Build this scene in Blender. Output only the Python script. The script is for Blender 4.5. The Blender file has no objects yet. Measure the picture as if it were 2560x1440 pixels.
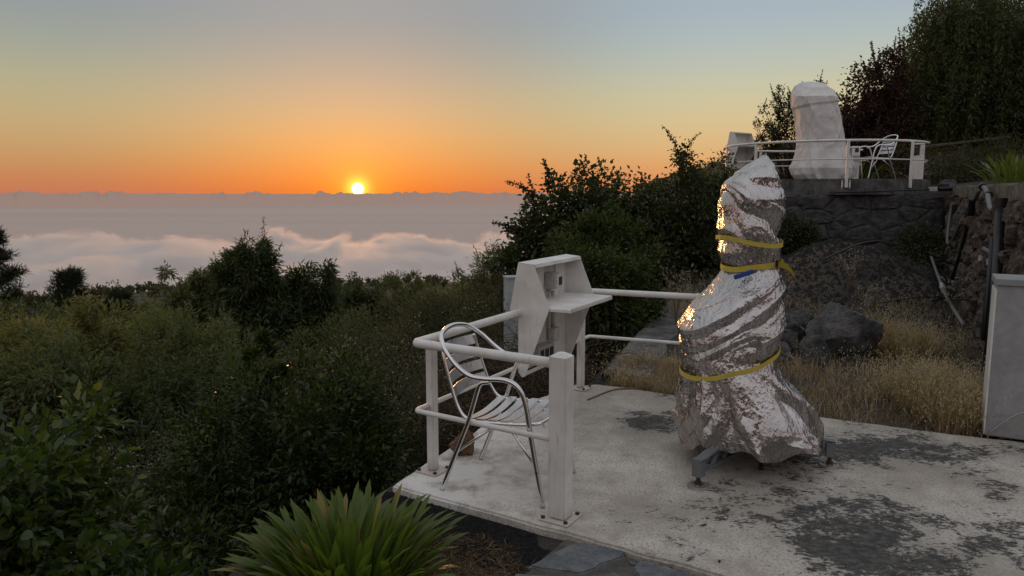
import bpy, bmesh, math, random
import numpy as np
from mathutils import Vector, Matrix, noise

# ------------------------------------------------------------------ camera, sky, sun, exposure
sc = bpy.context.scene
R = math.radians
cam_d = bpy.data.cameras.new('camera'); cam = bpy.data.objects.new('camera', cam_d)
sc.collection.objects.link(cam); sc.camera = cam
cam.location = (0, 0, 1.65); cam.rotation_euler = (R(82.5), 0, 0)
cam_d.sensor_width = 36; cam_d.lens = 26.02; cam_d.clip_start = 0.05; cam_d.clip_end = 300000

SUN_AZ = -11.67          # degrees right of the view axis (+Y)
SUN_EL = 0.13
SUN = Vector((math.sin(R(SUN_AZ))*math.cos(R(SUN_EL)), math.cos(R(SUN_AZ))*math.cos(R(SUN_EL)), math.sin(R(SUN_EL))))

world = bpy.data.worlds.new('World'); sc.world = world; world.use_nodes = True
def build_sky():
    nt = world.node_tree; N = nt.nodes; L = nt.links
    for n in list(N): N.remove(n)
    out = N.new('ShaderNodeOutputWorld'); bg = N.new('ShaderNodeBackground'); L.new(bg.outputs[0], out.inputs[0])
    def m(op, a, b=None, c=None):
        n = N.new('ShaderNodeMath'); n.operation = op
        for i, v in enumerate((a, b, c)):
            if v is None: continue
            if isinstance(v, (int, float)): n.inputs[i].default_value = v
            else: L.new(v, n.inputs[i])
        return n.outputs[0]
    def ramp(fac, stops):
        r = N.new('ShaderNodeValToRGB'); r.color_ramp.interpolation = 'B_SPLINE'; e = r.color_ramp.elements
        while len(e) < len(stops): e.new(0.5)
        for el, (p, col) in zip(e, stops):
            el.position = p; el.color = [*(lin(c) for c in col), 1]
        L.new(fac, r.inputs[0]); return r.outputs[0]
    def mix(f, a, b, t='MIX'):
        n = N.new('ShaderNodeMix'); n.data_type = 'RGBA'; n.blend_type = t
        if isinstance(f, (int, float)): n.inputs[0].default_value = f
        else: L.new(f, n.inputs[0])
        for s, v in ((6, a), (7, b)):
            if isinstance(v, tuple): n.inputs[s].default_value = v
            else: L.new(v, n.inputs[s])
        return n.outputs[2]
    tc = N.new('ShaderNodeTexCoord'); sep = N.new('ShaderNodeSeparateXYZ'); L.new(tc.outputs['Generated'], sep.inputs[0])
    el = m('MULTIPLY', m('ARCSINE', sep.outputs[2]), 2/math.pi)          # 0 horizon .. 1 zenith
    el = m('MAXIMUM', el, 0.0)
    # horizontal angle to the sun, 0 (sun side) .. 1 (opposite)
    az = m('ARCTAN2', sep.outputs[0], sep.outputs[1])
    daz = m('DIVIDE', m('ABSOLUTE', m('SUBTRACT', az, R(SUN_AZ))), math.pi)
    daz = m('MINIMUM', daz, m('SUBTRACT', 2.0, daz))
    u = m('POWER', el, 0.5)                                             # spread the low sky
    p = lambda deg: (deg/90)**0.5
    sun_side = ramp(u, [(0, (240,126,50)), (p(.5), (250,134,54)), (p(2), (250,160,80)), (p(4), (242,180,112)), (p(6), (226,182,136)),
                        (p(8.5), (202,178,152)), (p(12), (166,163,161)), (p(18), (158,163,168)), (p(35), (186,190,194)), (1, (198,201,205))])
    flank = ramp(u, [(0, (200,122,92)), (p(.7), (204,128,86)), (p(2.2), (202,150,100)), (p(4.5), (200,172,124)), (p(7), (184,176,140)),
                     (p(9.5), (162,166,154)), (p(12.5), (143,153,159)), (p(18), (152,160,167)), (p(35), (186,190,194)), (1, (198,201,205))])
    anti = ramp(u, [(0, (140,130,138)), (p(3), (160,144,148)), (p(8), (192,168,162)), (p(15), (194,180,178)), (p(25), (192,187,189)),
                    (p(40), (194,195,199)), (1, (198,201,205))])  # unseen sky behind and overhead raised beyond natural brightness to fill the foreground
    flank_r = ramp(u, [(0, (226,140,92)), (p(.7), (230,146,92)), (p(2.2), (228,172,112)), (p(4.5), (222,194,142)), (p(7), (206,200,164)),
                     (p(9.5), (186,194,184)), (p(12.5), (166,182,194)), (p(18), (164,174,184)), (p(35), (186,190,195)), (1, (198,201,205))])
    def smooth(x, a, b):
        n = N.new('ShaderNodeMapRange'); n.interpolation_type = 'SMOOTHSTEP'
        n.inputs[1].default_value = a; n.inputs[2].default_value = b; L.new(x, n.inputs[0]); return n.outputs[0]
    flank = mix(smooth(m('SUBTRACT', az, R(SUN_AZ)), 0.05, 0.5), flank, flank_r)
    col = mix(smooth(daz, 0.0, 0.115), sun_side, flank)
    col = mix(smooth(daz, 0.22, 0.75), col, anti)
    # physical sky underneath, compressed
    sk = N.new('ShaderNodeTexSky'); sk.sky_type = 'NISHITA'; sk.sun_disc = False
    sk.sun_elevation = R(SUN_EL + 1); sk.sun_rotation = R(SUN_AZ); sk.altitude = 1000; sk.air_density = 1.5; sk.dust_density = 2
    g = N.new('ShaderNodeGamma'); g.inputs[1].default_value = 0.5; L.new(sk.outputs[0], g.inputs[0])
    nis = mix(1.0, g.outputs[0], (0.22, 0.22, 0.22, 1), 'MULTIPLY')
    col = mix(0.05, col, nis)
    # aureole and solar disc
    dot = N.new('ShaderNodeVectorMath'); dot.operation = 'DOT_PRODUCT'; L.new(tc.outputs['Generated'], dot.inputs[0]); dot.inputs[1].default_value = SUN
    ang = m('MULTIPLY', m('ARCCOSINE', m('MINIMUM', dot.outputs['Value'], 1.0)), 180/math.pi)
    def glow(w): return m('EXPONENT', m('MULTIPLY', m('POWER', m('DIVIDE', ang, w), 2.0), -1.0))
    col = mix(glow(6.5), col, (0.10, 0.035, 0.0, 1), 'ADD')
    col = mix(glow(2.2), col, (0.22, 0.13, 0.0, 1), 'ADD')
    col = mix(glow(0.75), col, (1.1, 0.8, 0.12, 1), 'ADD')
    disc = smooth(ang, 0.48, 0.27)
    col = mix(disc, col, (14, 10, 4.5, 1))
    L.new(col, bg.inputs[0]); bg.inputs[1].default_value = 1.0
def lin(c):
    c = c/255; return c/12.92 if c <= 0.04045 else ((c+0.055)/1.055)**2.4
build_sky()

sl = bpy.data.lights.new('sun', 'SUN'); sl.energy = 0.5; sl.angle = R(0.55); sl.color = (1.0, 0.44, 0.16)
slo = bpy.data.objects.new('sun', sl); sc.collection.objects.link(slo)
slo.rotation_euler = SUN.to_track_quat('Z', 'Y').to_euler()

vs = sc.view_settings; vs.view_transform = 'Standard'; vs.look = 'None'; vs.exposure = 0; vs.gamma = 1; vs.use_curve_mapping = False
sc.render.engine = 'CYCLES'; cy = sc.cycles
cy.use_denoising = True
cy.max_bounces = 8; cy.diffuse_bounces = 3; cy.glossy_bounces = 4; cy.transmission_bounces = 4; cy.volume_bounces = 5; cy.transparent_max_bounces = 24
cy.sample_clamp_indirect = 4; cy.volume_step_rate = 0.35; cy.volume_max_steps = 256

# ------------------------------------------------------------------ helpers
COL = sc.collection
def link(o, parent=None):
    COL.objects.link(o)
    if parent is not None: o.parent = parent
    return o
def tag(o, label=None, cat=None, group=None, kind=None):
    if label: o['label'] = label
    if cat: o['category'] = cat
    if group: o['group'] = group
    if kind: o['kind'] = kind
    return o
def empty(name, loc=(0, 0, 0), rz=0.0, label=None, cat=None, group=None):
    o = bpy.data.objects.new(name, None); o.location = loc; o.rotation_euler = (0, 0, rz); o.empty_display_size = 0.1
    link(o); return tag(o, label, cat, group)
def mesh_obj(name, V, F, mat, parent=None, smooth=False, loc=None):
    me = bpy.data.meshes.new(name)
    if isinstance(F, np.ndarray):
        n, k = F.shape
        V = np.asarray(V, np.float32)
        me.vertices.add(len(V)); me.vertices.foreach_set('co', V.ravel())
        me.loops.add(n*k); me.loops.foreach_set('vertex_index', F.astype(np.int32).ravel())
        me.polygons.add(n); me.polygons.foreach_set('loop_start', np.arange(0, n*k, k, dtype=np.int32))
        me.polygons.foreach_set('loop_total', np.full(n, k, np.int32))
        me.update(calc_edges=True); me.validate()
    else:
        me.from_pydata([tuple(v) for v in V], [], [tuple(f) for f in F]); me.update()
    if smooth: me.polygons.foreach_set('use_smooth', [True]*len(me.polygons))
    if mat is not None: me.materials.append(mat)
    o = bpy.data.objects.new(name, me)
    if loc is not None: o.location = loc
    return link(o, parent)
def bm_obj(name, bm, mat, parent=None, smooth=False, bevel=0, seg=2, loc=None):
    if bevel:
        bmesh.ops.bevel(bm, geom=[e for e in bm.edges], offset=bevel, segments=seg, affect='EDGES', profile=0.5, clamp_overlap=True)
    bmesh.ops.recalc_face_normals(bm, faces=bm.faces)
    me = bpy.data.meshes.new(name); bm.to_mesh(me); bm.free()
    if smooth:
        me.polygons.foreach_set('use_smooth', [True]*len(me.polygons))
        try: me.set_sharp_from_angle(angle=R(38))
        except Exception: pass
    if mat is not None: me.materials.append(mat)
    o = bpy.data.objects.new(name, me)
    if loc is not None: o.location = loc
    return link(o, parent)
def add_box(bm, cx, cy, cz, sx, sy, sz, rz=0.0, mtx=None):
    M = Matrix.Translation((cx, cy, cz)) @ Matrix.Rotation(rz, 4, 'Z') @ Matrix.Diagonal((sx, sy, sz, 1))
    if mtx is not None: M = mtx @ M
    bmesh.ops.create_cube(bm, size=1.0, matrix=M)
def add_cyl(bm, p, q, r, n=12, r2=None):
    p, q = Vector(p), Vector(q); d = q-p
    M = Matrix.Translation((p+q)/2) @ d.to_track_quat('Z', 'Y').to_matrix().to_4x4()
    bmesh.ops.create_cone(bm, cap_ends=True, segments=n, radius1=r, radius2=r if r2 is None else r2, depth=d.length, matrix=M)
def spline(pts, n=8, closed=False):
    P = [Vector(p) for p in pts]; out = []
    k = len(P)
    for i in range(k if closed else k-1):
        if closed: a, b, c, d = P[(i-1) % k], P[i], P[(i+1) % k], P[(i+2) % k]
        else: a, b, c, d = P[max(i-1, 0)], P[i], P[i+1], P[min(i+2, k-1)]
        for j in range(n):
            t = j/n
            out.append(0.5*((2*b)+(c-a)*t+(2*a-5*b+4*c-d)*t*t+(3*b-a-3*c+d)*t**3))
    if not closed: out.append(P[-1])
    return out
def round_path(pts, r, n=6):
    """polyline with rounded corners"""
    P = [Vector(p) for p in pts]; out = [P[0]]
    for a, b, c in zip(P, P[1:], P[2:]):
        u = (a-b); v = (c-b); k = min(r, u.length*0.48, v.length*0.48)
        s = b+u.normalized()*k; e = b+v.normalized()*k
        for j in range(n+1):
            t = j/n; out.append(s*(1-t)**2+b*2*t*(1-t)+e*t*t)
    out.append(P[-1]); return out
def tube_arrays(path, r, n=10, closed=False, caps=True):
    P = [Vector(p) for p in path]; k = len(P); V = []; F = []
    rr = (lambda i: r[i]) if isinstance(r, (list, tuple)) else (lambda i: r)
    t0 = (P[1]-P[0]).normalized(); up = Vector((0, 0, 1)) if abs(t0.z) < 0.9 else Vector((1, 0, 0))
    nrm = t0.cross(up).normalized()
    for i in range(k):
        if closed: t = (P[(i+1) % k]-P[i-1]).normalized()
        else: t = (P[min(i+1, k-1)]-P[max(i-1, 0)]).normalized()
        nrm = (nrm-t*nrm.dot(t)).normalized(); b = t.cross(nrm)
        for j in range(n):
            a = 2*math.pi*j/n; V.append(P[i]+(nrm*math.cos(a)+b*math.sin(a))*rr(i))
    for i in range(k if closed else k-1):
        for j in range(n):
            F.append((i*n+j, i*n+(j+1) % n, ((i+1) % k)*n+(j+1) % n, ((i+1) % k)*n+j))
    if caps and not closed:
        F.append(tuple(range(n-1, -1, -1))); F.append(tuple((k-1)*n+j for j in range(n)))
    return V, F
def tube(name, path, r, mat, parent=None, n=10, closed=False):
    V, F = tube_arrays(path, r, n, closed)
    return mesh_obj(name, V, F, mat, parent, smooth=True)
def merge(parts):
    V = []; F = []
    for v, f in parts:
        o = len(V); V += list(v); F += [tuple(i+o for i in g) for g in f]
    return V, F

# ------------------------------------------------------------------ materials
def new_mat(name):
    mt = bpy.data.materials.new(name); mt.use_nodes = True
    nt = mt.node_tree; b = nt.nodes['Principled BSDF']
    return mt, nt, b
class NB:
    """small node builder"""
    def __init__(s, nt): s.nt = nt; s.N = nt.nodes; s.L = nt.links
    def tex(s, kind='Object'): return s.N.new('ShaderNodeTexCoord').outputs[kind]
    def geo(s, k='Position'): return s.N.new('ShaderNodeNewGeometry').outputs[k]
    def noise(s, vec, scale, detail=4, rough=0.55, dist=0.0, out='Fac'):
        n = s.N.new('ShaderNodeTexNoise'); n.inputs['Scale'].default_value = scale; n.inputs['Detail'].default_value = detail
        n.inputs['Roughness'].default_value = rough; n.inputs['Distortion'].default_value = dist
        if vec is not None: s.L.new(vec, n.inputs['Vector'])
        return n.outputs[out]
    def vor(s, vec, scale, feature='F1', out='Distance'):
        n = s.N.new('ShaderNodeTexVoronoi'); n.feature = feature; n.inputs['Scale'].default_value = scale
        s.L.new(vec, n.inputs['Vector']); return n.outputs[out]
    def math(s, op, a, b=None):
        n = s.N.new('ShaderNodeMath'); n.operation = op
        for i, v in enumerate((a, b)):
            if v is None: continue
            if isinstance(v, (int, float)): n.inputs[i].default_value = v
            else: s.L.new(v, n.inputs[i])
        return n.outputs[0]
    def map(s, x, a, b, c=0.0, d=1.0, smooth=True):
        n = s.N.new('ShaderNodeMapRange'); n.interpolation_type = 'SMOOTHSTEP' if smooth else 'LINEAR'
        for i, v in zip((1, 2, 3, 4), (a, b, c, d)): n.inputs[i].default_value = v
        s.L.new(x, n.inputs[0]); return n.outputs[0]
    def mix(s, f, a, b, t='MIX'):
        n = s.N.new('ShaderNodeMix'); n.data_type = 'RGBA'; n.blend_type = t
        if isinstance(f, (int, float)): n.inputs[0].default_value = f
        else: s.L.new(f, n.inputs[0])
        for k, v in ((6, a), (7, b)):
            if isinstance(v, (tuple, list)): n.inputs[k].default_value = (*v[:3], 1)
            else: s.L.new(v, n.inputs[k])
        return n.outputs[2]
    def scale(s, vec, sx, sy, sz, rz=0):
        n = s.N.new('ShaderNodeMapping'); n.inputs['Scale'].default_value = (sx, sy, sz); n.inputs['Rotation'].default_value = (0, 0, rz)
        s.L.new(vec, n.inputs['Vector']); return n.outputs[0]
    def bump(s, h, strength=0.3, dist=0.01, base=None):
        n = s.N.new('ShaderNodeBump'); n.inputs['Strength'].default_value = strength; n.inputs['Distance'].default_value = dist
        s.L.new(h, n.inputs['Height'])
        if base is not None: s.L.new(base, n.inputs['Normal'])
        return n.outputs[0]
    def to(s, out, inp): s.L.new(out, inp)
def rnd_info(nb): return nb.N.new('ShaderNodeObjectInfo').outputs['Random']

# ------------------------------------------------------------------ sea, cloud sea, far land
def fbm2(x, y, seed=0.0, octv=5, lac=2.0, gain=0.5):
    """vectorised value-noise fbm on numpy arrays"""
    tot = np.zeros_like(x); amp = 1.0; nrm = 0.0
    for o in range(octv):
        xi = np.floor(x); yi = np.floor(y); fx = x-xi; fy = y-yi
        fx = fx*fx*fx*(fx*(fx*6-15)+10); fy = fy*fy*fy*(fy*(fy*6-15)+10)
        def h(a, b): 
            v = np.sin(a*127.1+b*311.7+seed*74.7+o*19.19)*43758.5453
            return v-np.floor(v)
        v = (h(xi, yi)*(1-fx)+h(xi+1, yi)*fx)*(1-fy)+(h(xi, yi+1)*(1-fx)+h(xi+1, yi+1)*fx)*fy
        tot += amp*v; nrm += amp; amp *= gain; x = x*lac+17.3; y = y*lac+9.1
    return tot/nrm
def grid_faces(nx, ny):
    i, j = np.meshgrid(np.arange(nx-1), np.arange(ny-1), indexing='ij')
    a = (i*ny+j).ravel(); return np.stack([a, a+ny, a+ny+1, a+1], 1)

def cloud_mat(name, dens, scale, aniso=0.55, zb=0.0, zt=1.0, thr=0.5):
    mt = bpy.data.materials.new(name); mt.use_nodes = True; nt = mt.node_tree
    for n in list(nt.nodes): nt.nodes.remove(n)
    nb = NB(nt); out = nb.N.new('ShaderNodeOutputMaterial'); pv = nb.N.new('ShaderNodeVolumePrincipled')
    pv.inputs['Color'].default_value = (0.985, 0.955, 0.945, 1); pv.inputs['Anisotropy'].default_value = aniso
    pos = nb.geo('Position')
    sep = nb.N.new('ShaderNodeSeparateXYZ'); nb.to(pos, sep.inputs[0])
    n1 = nb.noise(nb.scale(pos, 1, 1, 1.8), scale, 10, 0.66, 0.45)
    h = nb.map(sep.outputs[2], zb, zt, 0.0, 1.0, False)
    d = nb.math('SUBTRACT', n1, nb.math('ADD', thr, nb.math('MULTIPLY', h, 0.27)))
    d = nb.math('MULTIPLY', nb.map(d, -0.01, 0.14), dens)
    nb.to(d, pv.inputs['Density']); nb.to(pv.outputs[0], out.inputs['Volume'])
    return mt
def pale(name, col, rough=1.0):
    mt, nt, b = new_mat(name); b.inputs['Base Color'].default_value = (*col, 1); b.inputs['Roughness'].default_value = rough
    b.inputs['Specular IOR Level'].default_value = 0.0
    return mt
# sea far below, the haze over it painted into its colour
mt, nt, b = new_mat('sea_haze_tint'); nb = NB(nt); pos = nb.geo()
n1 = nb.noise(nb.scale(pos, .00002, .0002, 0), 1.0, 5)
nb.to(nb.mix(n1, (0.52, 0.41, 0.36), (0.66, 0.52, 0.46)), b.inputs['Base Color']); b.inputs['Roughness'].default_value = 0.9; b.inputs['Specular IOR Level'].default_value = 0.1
S = 75000
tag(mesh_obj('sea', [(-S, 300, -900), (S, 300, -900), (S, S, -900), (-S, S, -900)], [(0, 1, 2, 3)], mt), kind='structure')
# far cumulus bank on the horizon: long lumpy ridge
def far_bank():
    nx, ny = 1400, 30
    az = np.linspace(R(-50), R(50), nx); t = np.linspace(0, 1, ny)
    A, T = np.meshgrid(az, t, indexing='ij')
    s = A*60000/1400
    crest = 160*(fbm2(s*.22, s*0+3.1, 1, 2)-.5)+800*np.maximum(fbm2(s*1.4, s*0+7.7, 2, 5, 2, .62)-.46, 0)
    top = -240+crest
    prof = np.sin(np.pi*np.clip(T, 0, 1))**0.55
    dist = 60000+(T-.5)*26000
    zz = -900+(top+900)*prof
    zz += prof*130*(fbm2(s*3, T*7, 5, 4)-.5)+prof*70*(fbm2(s*8, T*15, 6, 3)-.5)
    V = np.stack([np.sin(A)*dist, np.cos(A)*dist, zz], -1).reshape(-1, 3)
    o = mesh_obj('cloud_bank', V, grid_faces(nx, ny), pale('hazed_far_cloud', (.64, .45, .37)), smooth=True)  # warm haze in front of the distant cloud is put into its colour
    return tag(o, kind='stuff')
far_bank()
# nearer cloud bank: billowing vapour
def near_bank():
    nx, ny = 120, 40
    x = np.linspace(-6500, 5500, nx); y = np.linspace(2000, 5300, ny)
    X, Y = np.meshgrid(x, y, indexing='ij')
    zt = -230+np.zeros_like(X); zt[:, -1] = -420; zt[0] = zt[-1] = -420
    V = np.concatenate([np.stack([X, Y, zt], -1).reshape(-1, 3), np.stack([X, Y, zt*0-430], -1).reshape(-1, 3)])
    F = grid_faces(nx, ny); n = nx*ny
    F2 = F[:, ::-1]+n
    per = [i*ny for i in range(nx)]+[(nx-1)*ny+j for j in range(1, ny)]+[i*ny+ny-1 for i in range(nx-2, -1, -1)]+[j for j in range(ny-2, 0, -1)]
    per = np.array(per); nxt = np.roll(per, -1)
    side = np.stack([per, per+n, nxt+n, nxt], 1)
    o = mesh_obj('cloud_bank', V, np.concatenate([F, F2, side]), cloud_mat('near_cloud', 0.034, 0.0021, 0.68, -420, -225, 0.395))
    return tag(o, kind='stuff')
near_bank()
# ------------------------------------------------------------------ surface materials
def mat_concrete():
    mt, nt, b = new_mat('worn_painted_concrete'); nb = NB(nt); p = nb.geo()
    big = nb.noise(p, 1.3, 4, 0.6); mid = nb.noise(p, 6, 5, 0.65); fine = nb.noise(p, 70, 3, 0.6)
    col = nb.mix(nb.map(big, .35, .68), (.40, .355, .30), (.70, .65, .59))
    col = nb.mix(nb.math('MULTIPLY', nb.map(mid, .45, .75), .55), col, (.30, .245, .19))
    col = nb.mix(nb.math('MULTIPLY', nb.map(fine, .44, .68), .75), col, (.25, .228, .205))
    grit = nb.noise(p, 210, 3, .7); col = nb.mix(nb.math('MULTIPLY', nb.map(grit, .55, .72), .4), col, (.20, .185, .17))
    streak = nb.noise(nb.scale(p, 1, .35, 1, -.6), 14, 6, .7, .5); col = nb.mix(nb.math('MULTIPLY', nb.map(streak, .5, .7), .45), col, (.33, .29, .245))
    sx0 = nb.N.new('ShaderNodeSeparateXYZ'); nb.to(p, sx0.inputs[0])
    wl = nb.map(nb.math('ADD', sx0.outputs[0], nb.math('MULTIPLY', mid, .9)), 1.0, .1); wl = nb.math('MULTIPLY', wl, nb.map(nb.noise(nb.scale(p, 1, 1, 1), 3.2, 6, .7), .36, .56))
    col = nb.mix(nb.math('MULTIPLY', wl, .75), col, (.86, .84, .81))
    # old black lichen and flaked paint, thick on the side away from the rail
    sep = nb.N.new('ShaderNodeSeparateXYZ'); nb.to(p, sep.inputs[0])
    patch = nb.noise(nb.scale(p, 1.0, .85, 1, .4), 1.9, 5, .62, .4)
    def blot(cx, cy_, rx, ry):
        q = nb.math('ADD', nb.math('POWER', nb.math('MULTIPLY', nb.math('SUBTRACT', sep.outputs[0], cx), 1/rx), 2), nb.math('POWER', nb.math('MULTIPLY', nb.math('SUBTRACT', sep.outputs[1], cy_), 1/ry), 2))
        return nb.math('SUBTRACT', 1.0, nb.math('POWER', q, .5))
    worn = nb.math('MAXIMUM', blot(1.75, 3.35, .95, .75), blot(1.05, 5.2, .35, .30))
    worn = nb.math('MAXIMUM', worn, nb.math('MAXIMUM', blot(2.35, 4.6, .8, .45), nb.math('MINIMUM', nb.math('MULTIPLY', nb.math('SUBTRACT', sep.outputs[0], 1.5), .8), .12)))
    area = nb.map(nb.math('ADD', worn, nb.math('MULTIPLY', nb.math('SUBTRACT', patch, .5), 2.8)), -.50, 1.0, 0, 1, False)
    fl = nb.noise(nb.scale(p, 1.0, 1.35, 1, .55), 5, 9, .74, .6)
    edge = nb.noise(nb.scale(p, 1, 1.5, 1, .9), 30, 5, .75)
    v = nb.math('ADD', nb.math('MULTIPLY', fl, .62), nb.math('MULTIPLY', edge, .53))
    thr = nb.map(area, 0, 1, .74, .475, False)
    spots = nb.math('SUBTRACT', v, thr)
    dark = nb.map(spots, -.012, .03)
    col = nb.mix(nb.map(area, 0, .8, 0, .5), col, (.25, .238, .22))
    speck = nb.noise(nb.scale(p, 1, 1.3, 1, .3), 24, 3, .6); dark = nb.math('MAXIMUM', dark, nb.map(speck, .715, .735))
    dcol = nb.mix(nb.map(nb.noise(nb.scale(p, 1, 1.6, 1, .5), 17, 7, .72), .38, .66), (.030, .029, .029), (.115, .110, .103))
    col = nb.mix(nb.math('MULTIPLY', dark, .95), col, dcol)
    nb.to(col, b.inputs['Base Color']); b.inputs['Roughness'].default_value = .88; b.inputs['Specular IOR Level'].default_value = .25
    h = nb.math('SUBTRACT', nb.math('ADD', fine, nb.math('MULTIPLY', mid, .8)), nb.math('MULTIPLY', dark, .5))
    nb.to(nb.bump(h, .7, .008), b.inputs['Normal']); return mt
def mat_simple(name, c1, c2, scale=8, rough=.8, bump=.4, bd=.01, metal=0, detail=5, spec=.3):
    mt, nt, b = new_mat(name); nb = NB(nt); p = nb.tex('Object')
    n = nb.noise(p, scale, detail, .62); n2 = nb.noise(p, scale*7, 4, .6)
    f = nb.map(nb.math('ADD', nb.math('MULTIPLY', n, .7), nb.math('MULTIPLY', n2, .3)), .36, .66)
    nb.to(nb.mix(f, c1, c2), b.inputs['Base Color'])
    b.inputs['Roughness'].default_value = rough; b.inputs['Metallic'].default_value = metal; b.inputs['Specular IOR Level'].default_value = spec
    if bump: nb.to(nb.bump(nb.math('ADD', n, n2), bump, bd), b.inputs['Normal'])
    return mt
def mat_paint():
    mt, nt, b = new_mat('white_paint'); nb = NB(nt); p = nb.geo()
    n = nb.noise(p, 5, 5, .6); n2 = nb.noise(p, 60, 3, .6); n3 = nb.noise(nb.scale(p, 1, 1, .35), 26, 4, .7)
    col = nb.mix(nb.map(n, .35, .7), (.80, .79, .765), (.66, .64, .61))
    drip = nb.noise(nb.scale(p, 1, 1, .12), 42, 4, .65); col = nb.mix(nb.math('MULTIPLY', nb.map(drip, .56, .75), .5), col, (.42, .36, .30))
    sepz = nb.N.new('ShaderNodeSeparateXYZ'); nb.to(p, sepz.inputs[0]); foot = nb.map(nb.math('ADD', sepz.outputs[2], nb.math('MULTIPLY', drip, .12)), .16, .04); col = nb.mix(nb.math('MULTIPLY', foot, .55), col, (.30, .20, .13))
    chip = nb.map(n3, .70, .715)
    col = nb.mix(chip, col, (.16, .12, .10))
    nb.to(col, b.inputs['Base Color']); b.inputs['Roughness'].default_value = .42
    nb.to(nb.bump(n2, .08, .002), b.inputs['Normal']); return mt
def mat_ground():
    mt, nt, b = new_mat('dark_volcanic_soil'); nb = NB(nt); p = nb.geo()
    n = nb.noise(p, .6, 5, .6); f = nb.noise(p, 40, 4, .7); g = nb.vor(p, 55)
    col = nb.mix(nb.map(n, .4, .65), (.040, .037, .036), (.085, .068, .052))
    col = nb.mix(nb.math('MULTIPLY', nb.map(f, .5, .75), .6), col, (.13, .11, .09))
    sep = nb.N.new('ShaderNodeSeparateXYZ'); nb.to(p, sep.inputs[0])
    hill = nb.map(sep.outputs[1], -2.5, -6)
    col = nb.mix(hill, col, nb.mix(nb.map(nb.noise(p, .5, 6, .65), .4, .6), (.10, .075, .05), (.26, .19, .13)))
    far = nb.map(sep.outputs[1], 60, 200)
    wood = nb.noise(p, .06, 6, .7)
    col = nb.mix(far, col, nb.mix(nb.map(wood, .4, .6), (.035, .04, .025), (.10, .085, .06)))
    nb.to(col, b.inputs['Base Color']); b.inputs['Roughness'].default_value = .95; b.inputs['Specular IOR Level'].default_value = .15
    nb.to(nb.bump(nb.math('ADD', f, g), .7, .012), b.inputs['Normal']); return mt
M = {}
M['concrete'] = mat_concrete(); M['paint'] = mat_paint(); M['ground'] = mat_ground()
M['cap'] = mat_simple('weathered_cap_concrete', (.05, .05, .052), (.16, .155, .15), 5, .9, .5, .01)
M['wallstone'] = mat_simple('grey_basalt', (.04, .041, .043), (.105, .104, .102), 6, .85, .6, .02)
M['mortar'] = mat_simple('old_mortar', (.05, .048, .045), (.10, .096, .09), 9, .95, .6, .02)
M['lava'] = mat_simple('brown_lava_rock', (.055, .046, .04), (.21, .17, .14), 14, .95, .9, .03)
M['lavabase'] = mat_simple('lava_wall_core', (.03, .026, .023), (.08, .068, .057), 12, .95, .9, .04)
M['rock'] = mat_simple('field_rock', (.05, .05, .052), (.16, .155, .15), 5, .85, .8, .03)
M['brownrock'] = mat_simple('rusty_rock', (.07, .04, .025), (.22, .13, .075), 14, .85, .8, .01)
M['flag'] = mat_simple('flagstone', (.085, .095, .105), (.19, .20, .21), 7, .8, .9, .012)
M['joint'] = mat_simple('joint_mortar', (.075, .068, .06), (.12, .11, .095), 20, .95, .6, .008)
M['gravel'] = mat_simple('picon_gravel', (.015, .014, .014), (.05, .045, .043), 30, .95, .9, .02)
M['bark'] = mat_simple('bark', (.045, .038, .032), (.13, .11, .092), 12, .95, .8, .02)
M['box'] = mat_simple('grey_render', (.27, .27, .285), (.38, .38, .40), 3, .8, .25, .004)
M['boxtop'] = mat_simple('grey_lid', (.24, .25, .26), (.31, .32, .33), 4, .6, .1, .004)
M['blockgrey'] = mat_simple('pale_block', (.30, .34, .36), (.42, .45, .46), 9, .8, .3, .01)
M['wood'] = mat_simple('weathered_wood', (.05, .042, .034), (.13, .11, .09), 10, .85, .5, .01)

# ------------------------------------------------------------------ ground sheet
def seg_dist_side(x, y, pts):
    """signed distance to an open polyline, positive on its right hand side"""
    best = np.full(x.shape, 1e9); sgn = np.ones(x.shape)
    for i in range(len(pts)-1):
        ax, ay = pts[i]; bx, by = pts[i+1]; dx, dy = bx-ax, by-ay; l2 = dx*dx+dy*dy
        t = np.clip(((x-ax)*dx+(y-ay)*dy)/l2, 0, 1)
        d = np.hypot(x-(ax+t*dx), y-(ay+t*dy)); c = dx*(y-ay)-dy*(x-ax)
        m = d < best-1e-9
        best = np.where(m, d, best); sgn = np.where(m, np.where(c < 0, 1, -1), sgn)
    return best*sgn
def sstep(a, b, x):
    t = np.clip((x-a)/(b-a), 0, 1); return t*t*(3-2*t)
LEFT = [(-6, -70), (-2.6, -12), (-1.7, 1.5), (-1.2, 3.2), (-.72, 4.0), (-.33, 4.88), (-.15, 5.3), (.15, 5.75), (.5, 6.2), (.78, 6.5), (1.5, 8.57), (2.4, 11.1), (3.3, 13.6)]
WALLR = [(2.2, 2.0), (4.13, 5.96), (7.45, 12.5), (7.95, 13.8)]
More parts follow.
